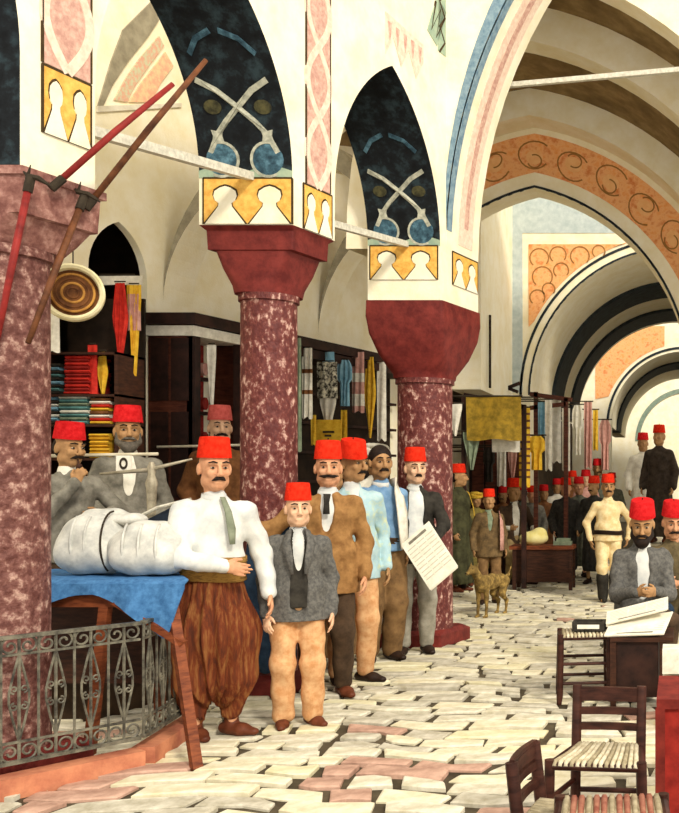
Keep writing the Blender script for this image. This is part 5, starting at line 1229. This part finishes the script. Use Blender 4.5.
crowd = [(532, 566, 489, GRYC, 1, 'man in dusty grey jacket at the left of the far goods table', SKIN), (544, 562, 488, C_BRN, 2, 'man in brown jacket and crimson fez behind the far goods table', SKIN2), (557, 566, 482, C_WHT, 2, 'man in white robe and dark red fez right of the far goods table', SKIN2),
         (566, 578, 477, BLKJ, 1, 'man in long black coat at the right end of the goods table', SKIN), (579, 579, 476, GRNC, 2, 'man in long grey green coat in the middle of the corridor', SKIN), (594, 581, 475, mat('soft black coat cloth', '#38352f', '#211f1c', 12), 1, 'man in long black coat left of the uniformed man', SKIN2),
         (572, 566, 474, C_BRN, 1, 'man in brown robe half hidden between the long coats', SKIN2), (586, 563, 473, C_ROS, 2, 'man in rose robe half hidden behind the long coats', SKIN3), (598, 560, 462, GRNC, 2, 'taller man with dark red fez behind the uniformed man', SKIN2),
         (522, 562, 487, GRNC, 1, 'man in grey green robe in the shade behind the seated man', SKIN2), (503, 575, 486, C_BRN, 2, 'person in brown robe behind the boy', SKIN2), (612, 556, 476, GRNC, 2, 'distant man in grey robe right of the uniformed man', SKIN2)]
rp = random.Random(5)
for (x, ft, tp, cm, fz, lb, sk) in crowd:
    z = {532: 15.0, 544: 15.85, 557: 17.8, 566: 14.6, 579: 15.3, 594: 14.4, 572: 18.6, 586: 17.5, 598: 19.2, 522: 15.3, 503: 15.6, 612: 20.5}[x]
    p = at_depth(x, tp - (4 if ft < 570 else 0), z, 0, lb, rz=rp.uniform(-25, 25), head=(rp.uniform(-15, 15), 0, 0), res=R2 + .002, wl=(-.22, -.08 - .1 * rp.random(), .9), wr=(.22, -.08 - .1 * rp.random(), .9)); fargroup(p, sk)
    p.fez(FEZ if fz == 1 else FEZ2).hair(); p.moustache(.9) if rp.random() < .5 else None
    p.robe(cm, 'coat' if 'coat' in lb or 'jacket' in lb else 'robe', low=.22 if 'coat' in lb else .14, r1=.2); p.shoes(SHOE2); p.collar(C_WHT)
p = stand(608, 602, 473, 'man in cream uniform with dark belt and black boots', rz=8, res=.011, al=(-.07, .02, .085), ar=(.09, .0, .085), wl=(-.25, -.02, .87), wr=(.28, -.02, .90), pl=(-1, .8, 0), pr=(1, .6, 0)); p.body(SKIN2).fez().hair().moustache()
p.top(KHAKI, 'tunic', length=.86, g=.028); p.trousers(KHAKI, (.10, .078, .052)); p.sash(SHOE2, z=.985, w=.03, r=.212); p.collar(KHAKI)
for kn, an in ((p.knl, p.al), (p.knr, p.ar)):
    f = Soft(); f.chain([kn + (an - kn) * .3, an], [.088, .072], .02); f.rc(an + V(0, .01, -.04), an + V(0, -.15, -.05), .045, .032, .03); f.mesh('boot', .011, BLKJ, p.root, cut=lambda X, Y, Z: .002 - Z + 0 * X + 0 * Y)

# goods table among the far crowd
zt_ = 13.7; gx = P(541, 0, zt_).x
rt = empty('goods_table', (gx, zt_, 0), 'dark wooden goods table in front of the far crowd', 'table')
MB().box(-.40, .46, -.22, .22, .56, .61).build('table_top', WOOD, rt); MB().box(-.36, .42, -.19, -.16, .12, .56).build('front_board', WOODD, rt)
for sx_ in (-.36, .40):
    for sy_ in (-.18, .18): MB().box(sx_, sx_ + .05, sy_ - .02, sy_ + .02, 0, .56).build('leg', WOODD, rt)
ob = soft_thing('white_parcel', 'pale yellow and white parcel heaped on the goods table', 'parcel', (gx - .1, zt_, .612), lambda f: f.el((0, 0, .09), (.2, .14, .10), .04).el((.08, 0, .16), (.1, .09, .08), .04), .015, mat('pale yellow cloth', '#f0e6a8', '#e2d27a', 9))
ob = MB().box(-.12, .12, -.1, .1, 0, .05).box(-.08, .1, -.08, .08, .05, .09).build('folded_goods', C_GRN, loc=(gx + .3, zt_, .612), label='small folded grey goods on the right of the far table', cat='goods')

# ---------------------------------------------------------------- dog
DOG = mat('brindled dun fur', '#a98c4e', '#5c4a2a', 16, rough=1.0, c3='#7d6538')
g0 = ground(491, 616); rt = empty('dog', (g0.x, g0.y, 0), 'lean dun dog standing on the pale paving', 'dog', rz=math.radians(-22)); rt.scale = (.88, .88, .88)
f = Soft()                                   # faces -Y in its own frame
f.rc((0, -.20, .42), (0, .02, .43), .105, .095, .05, flat=((1, 0, 0), .75)).rc((0, .02, .43), (0, .24, .44), .085, .075, .05, flat=((1, 0, 0), .8))
f.rc((0, -.24, .46), (0, -.36, .58), .065, .05, .04); f.el((0, -.40, .61), (.055, .07, .055), .03).rc((0, -.44, .60), (0, -.53, .575), .034, .022, .02)
for q in (-1, 1):
    f.rc((q * .04, -.375, .65), (q * .055, -.36, .70), .02, .006, .012)
    f.chain([(q * .055, -.20, .40), (q * .06, -.19, .24), (q * .06, -.20, .05)], [.05, .026, .018], .02); f.rc((q * .06, -.20, .025), (q * .06, -.245, .018), .022, .018, .01)
    f.chain([(q * .05, .23, .42), (q * .065, .15, .27), (q * .06, .27, .17), (q * .06, .25, .04)], [.07, .042, .022, .017], .02); f.rc((q * .06, .25, .024), (q * .06, .205, .018), .021, .017, .01)
f.chain([(0, .30, .46), (0, .40, .48), (0, .47, .58)], [.022, .018, .008], .02)
f.mesh('body', .009, DOG, rt, lambda X, Y, Z: .003 * np.sin(60 * Y + 30 * Z) * np.sin(50 * X + 20 * Z), cut=lambda X, Y, Z: .001 - Z + 0 * X + 0 * Y)
for q in (-1, 1): MB().lathe([(.001, -.008), (.007, -.004), (.008, 0), (.007, .004), (.001, .008)], 8).build('eye', EYEM, rt, loc=(q * .032, -.452, .628), smooth='all')
MB().lathe([(.001, -.01), (.011, -.005), (.012, .003), (.001, .01)], 8).build('nose', EYEM, rt, loc=(0, -.55, .578), smooth='all')
# ---------------------------------------------------------------- stools, chairs and tables at the right
CHW = mat('dark turned chair wood', '#4b2a20', '#27130e', 9, rough=0.45, stretch=(1, 1, 4)); RUSH = mat('woven rush', '#e2d8bd', '#b8a988', 22, rough=0.95); RUSHD = mat('shaded rush', '#b9ab8c', '#8d7f62', 22)  # second rush tone is a darker mix of the same straw
def rush_seat(root, w0, w1, d, z, n=15, mt=RUSH):
    """rush strands front to back over a seat frame; w0 front width, w1 back width"""
    MB().hexa([(-w0 / 2, -d / 2, z - .02), (w0 / 2, -d / 2, z - .02), (w1 / 2, d / 2, z - .02), (-w1 / 2, d / 2, z - .02)], [(-w0 / 2, -d / 2, z - .004), (w0 / 2, -d / 2, z - .004), (w1 / 2, d / 2, z - .004), (-w1 / 2, d / 2, z - .004)]).build('seat_base', RUSHD, root)
    for i in range(n):
        t = (i + .5) / n - .5; r = .45 * w0 / n
        MB().tube([(t * w0, -d / 2 - .012, z - .014), (t * w0, -d / 2, z), (t * (w0 + w1) / 2, 0, z - .005), (t * w1, d / 2, z), (t * w1, d / 2 + .012, z - .014)], [r, r, r * .9, r, r], 6).build('rush_strand', mt if i % 3 else RUSHD, root, smooth='all')
def stool(loc, rz, label, w=.34, d=.32, h=.45, back=None, name='rush_stool', wb=None, cat='stool', strands=13, mt=RUSH, leg=.02):
    root = empty(name, loc, label, cat, 'rush seated stools and chairs', math.radians(rz)); wb = wb or w
    for (x, y, bk) in ((-w / 2, -d / 2, 0), (w / 2, -d / 2, 0), (wb / 2, d / 2, 1), (-wb / 2, d / 2, 1)):
        top = back if (bk and back) else h + .012
        MB().tube([(x * 1.08, y * 1.08, 0), (x * 1.05, y * 1.05, .06), (x, y, h - .05), (x, y + (.03 if bk and back else 0), top)], [leg * .8, leg * 1.1, leg, leg * .95], 10).build('leg', CHW, root, smooth=True)
    for z in (.14, .27):
        for (a, b) in (((-w / 2, -d / 2), (w / 2, -d / 2)), ((w / 2, -d / 2), (wb / 2, d / 2)), ((wb / 2, d / 2), (-wb / 2, d / 2)), ((-wb / 2, d / 2), (-w / 2, -d / 2))):
            zz = z + (.04 if a[0] * b[0] > 0 else 0)
            MB().tube([(a[0] * 1.03, a[1] * 1.03, zz), (b[0] * 1.03, b[1] * 1.03, zz)], .011, 8).build('rung', CHW, root, smooth=True)
    for (a, b) in (((-w / 2, -d / 2), (w / 2, -d / 2)), ((wb / 2, d / 2), (-wb / 2, d / 2)), ((w / 2, -d / 2), (wb / 2, d / 2)), ((-wb / 2, d / 2), (-w / 2, -d / 2))):
        MB().tube([(*a, h - .012), (*b, h - .012)], .016, 8).build('seat_rail', CHW, root, smooth=True)
    rush_seat(root, w - .02, wb - .02, d, h + .004, strands, mt)
    if back:
        k = 0
        for z in (h + .07, h + .13, h + .19, back - .03):
            if z > back: continue
            y = d / 2 + .03 * (z - h) / (back - h); thick = .045 if z > back - .05 else .028
            MB().loft([[(x, y + .012 * (1 - (2 * x / wb) ** 2) + s_ * .009, z + q * thick / 2) for s_, q in ((-1, -1), (1, -1), (1, 1), (-1, 1))] for x in [wb * (i / 8 - .5) for i in range(9)]]).build('back_slat', CHW, root)
    return root
# chair in the right foreground
stool(((602 - PX) * 3.83 / FPX, 3.83, 0), -6, 'rush seated chair with slatted back in the right foreground', w=.345, wb=.26, d=.27, h=.45, back=.68, name='rush_chair', cat='chair', strands=15)
stool(((612 - PX) * 3.16 / FPX, 3.16, 0), 4, 'rush stool with a reddish woven seat at the bottom edge', w=.34, d=.28, h=.45, strands=13, mt=mat('reddish rush', '#b07a62', '#8a4a3a', 18))
stool(((544 - PX) * 3.36 / FPX, 3.36, 0), 82, 'dark low backed chair seen from the side at the bottom edge', w=.30, wb=.26, d=.085, h=.38, back=.585, name='rush_chair', cat='chair', strands=9, mt=RUSHD, leg=.022)
# stool by the newspaper table
stool(((584 - PX) * 6.85 / FPX, 6.85, 0), 8, 'dark rush stool standing beside the newspaper table', w=.32, d=.30, h=.455, strands=12)
bx = empty('small_box', ((589 - PX) * 6.86 / FPX, 6.88, .472), 'small black open frame lying on the dark rush stool', 'box')
for (x0, x1, y0, y1) in ((-.11, .11, -.08, -.06), (-.11, .11, .06, .08), (-.11, -.09, -.06, .06), (.09, .11, -.06, .06)): MB().box(x0, x1, y0, y1, 0, .06).build('side', BLKJ, bx)
MB().box(-.09, .09, -.06, .06, 0, .02).build('paper', PAPER, bx)
MB().box(-.075, .075, -.084, -.079, .016, .044).build('label_strip', PAPER, bx)
# newspaper table
zc = 6.82; tx = (640 - PX) * zc / FPX
nt_ = empty('newspaper_table', (tx, zc, 0), 'dark boxy table carrying spread newspapers before the seated men', 'table')
MB().box(-.19, .23, -.22, .22, .43, .46).build('table_top', WOODD, nt_); MB().box(-.16, .13, -.19, .19, .06, .43).build('cabinet', BOOTHD, nt_)
for sx_ in (-.17, .16):
    for sy_ in (-.19, .19): MB().box(sx_ - .02, sx_ + .02, sy_ - .02, sy_ + .02, 0, .43).build('leg', WOODD, nt_)
newspaper([P(604, 636, 6.62), P(664, 634, 6.58), P(673, 612, 6.95), P(612, 619, 6.98)], 'newspaper spread on the dark table beside the dark stool', lines=8)
newspaper([P(606, 624, 6.80), P(668, 609, 6.80), P(668, 597, 7.02), P(607, 612, 7.02)], 'second newspaper propped up behind on the dark table', lines=6)
# red table at the right edge
rz_ = 4.35; rx = (690 - PX) * rz_ / FPX
rt = empty('red_table', (rx, rz_, 0), 'red covered table cut off by the right edge', 'table')
REDT = mat('red brown painted wood', '#8a3026', '#5a1a15', 9)
MB().box(-.14, .5, -.25, .25, .56, .60).build('table_top', REDT, rt); MB().box(-.12, .5, -.23, .23, .08, .56).build('skirt', mat('red painted board', '#b03328', '#7d1f19', 8), rt)
for sx_ in (-.125, .45):
    for sy_ in (-.23, .23): MB().box(sx_ - .02, sx_ + .02, sy_ - .02, sy_ + .02, 0, .56).build('leg', REDT, rt)
rt = empty('pale_crate', ((684 - PX) * 6.1 / FPX, 6.1, 0), 'small pale crate behind the red table', 'crate')
for z in (.0, .17, .34): MB().box(-.13, .2, -.12, .12, z, z + .14).build('slat_box', C_WHT if z else C_YEL, rt)
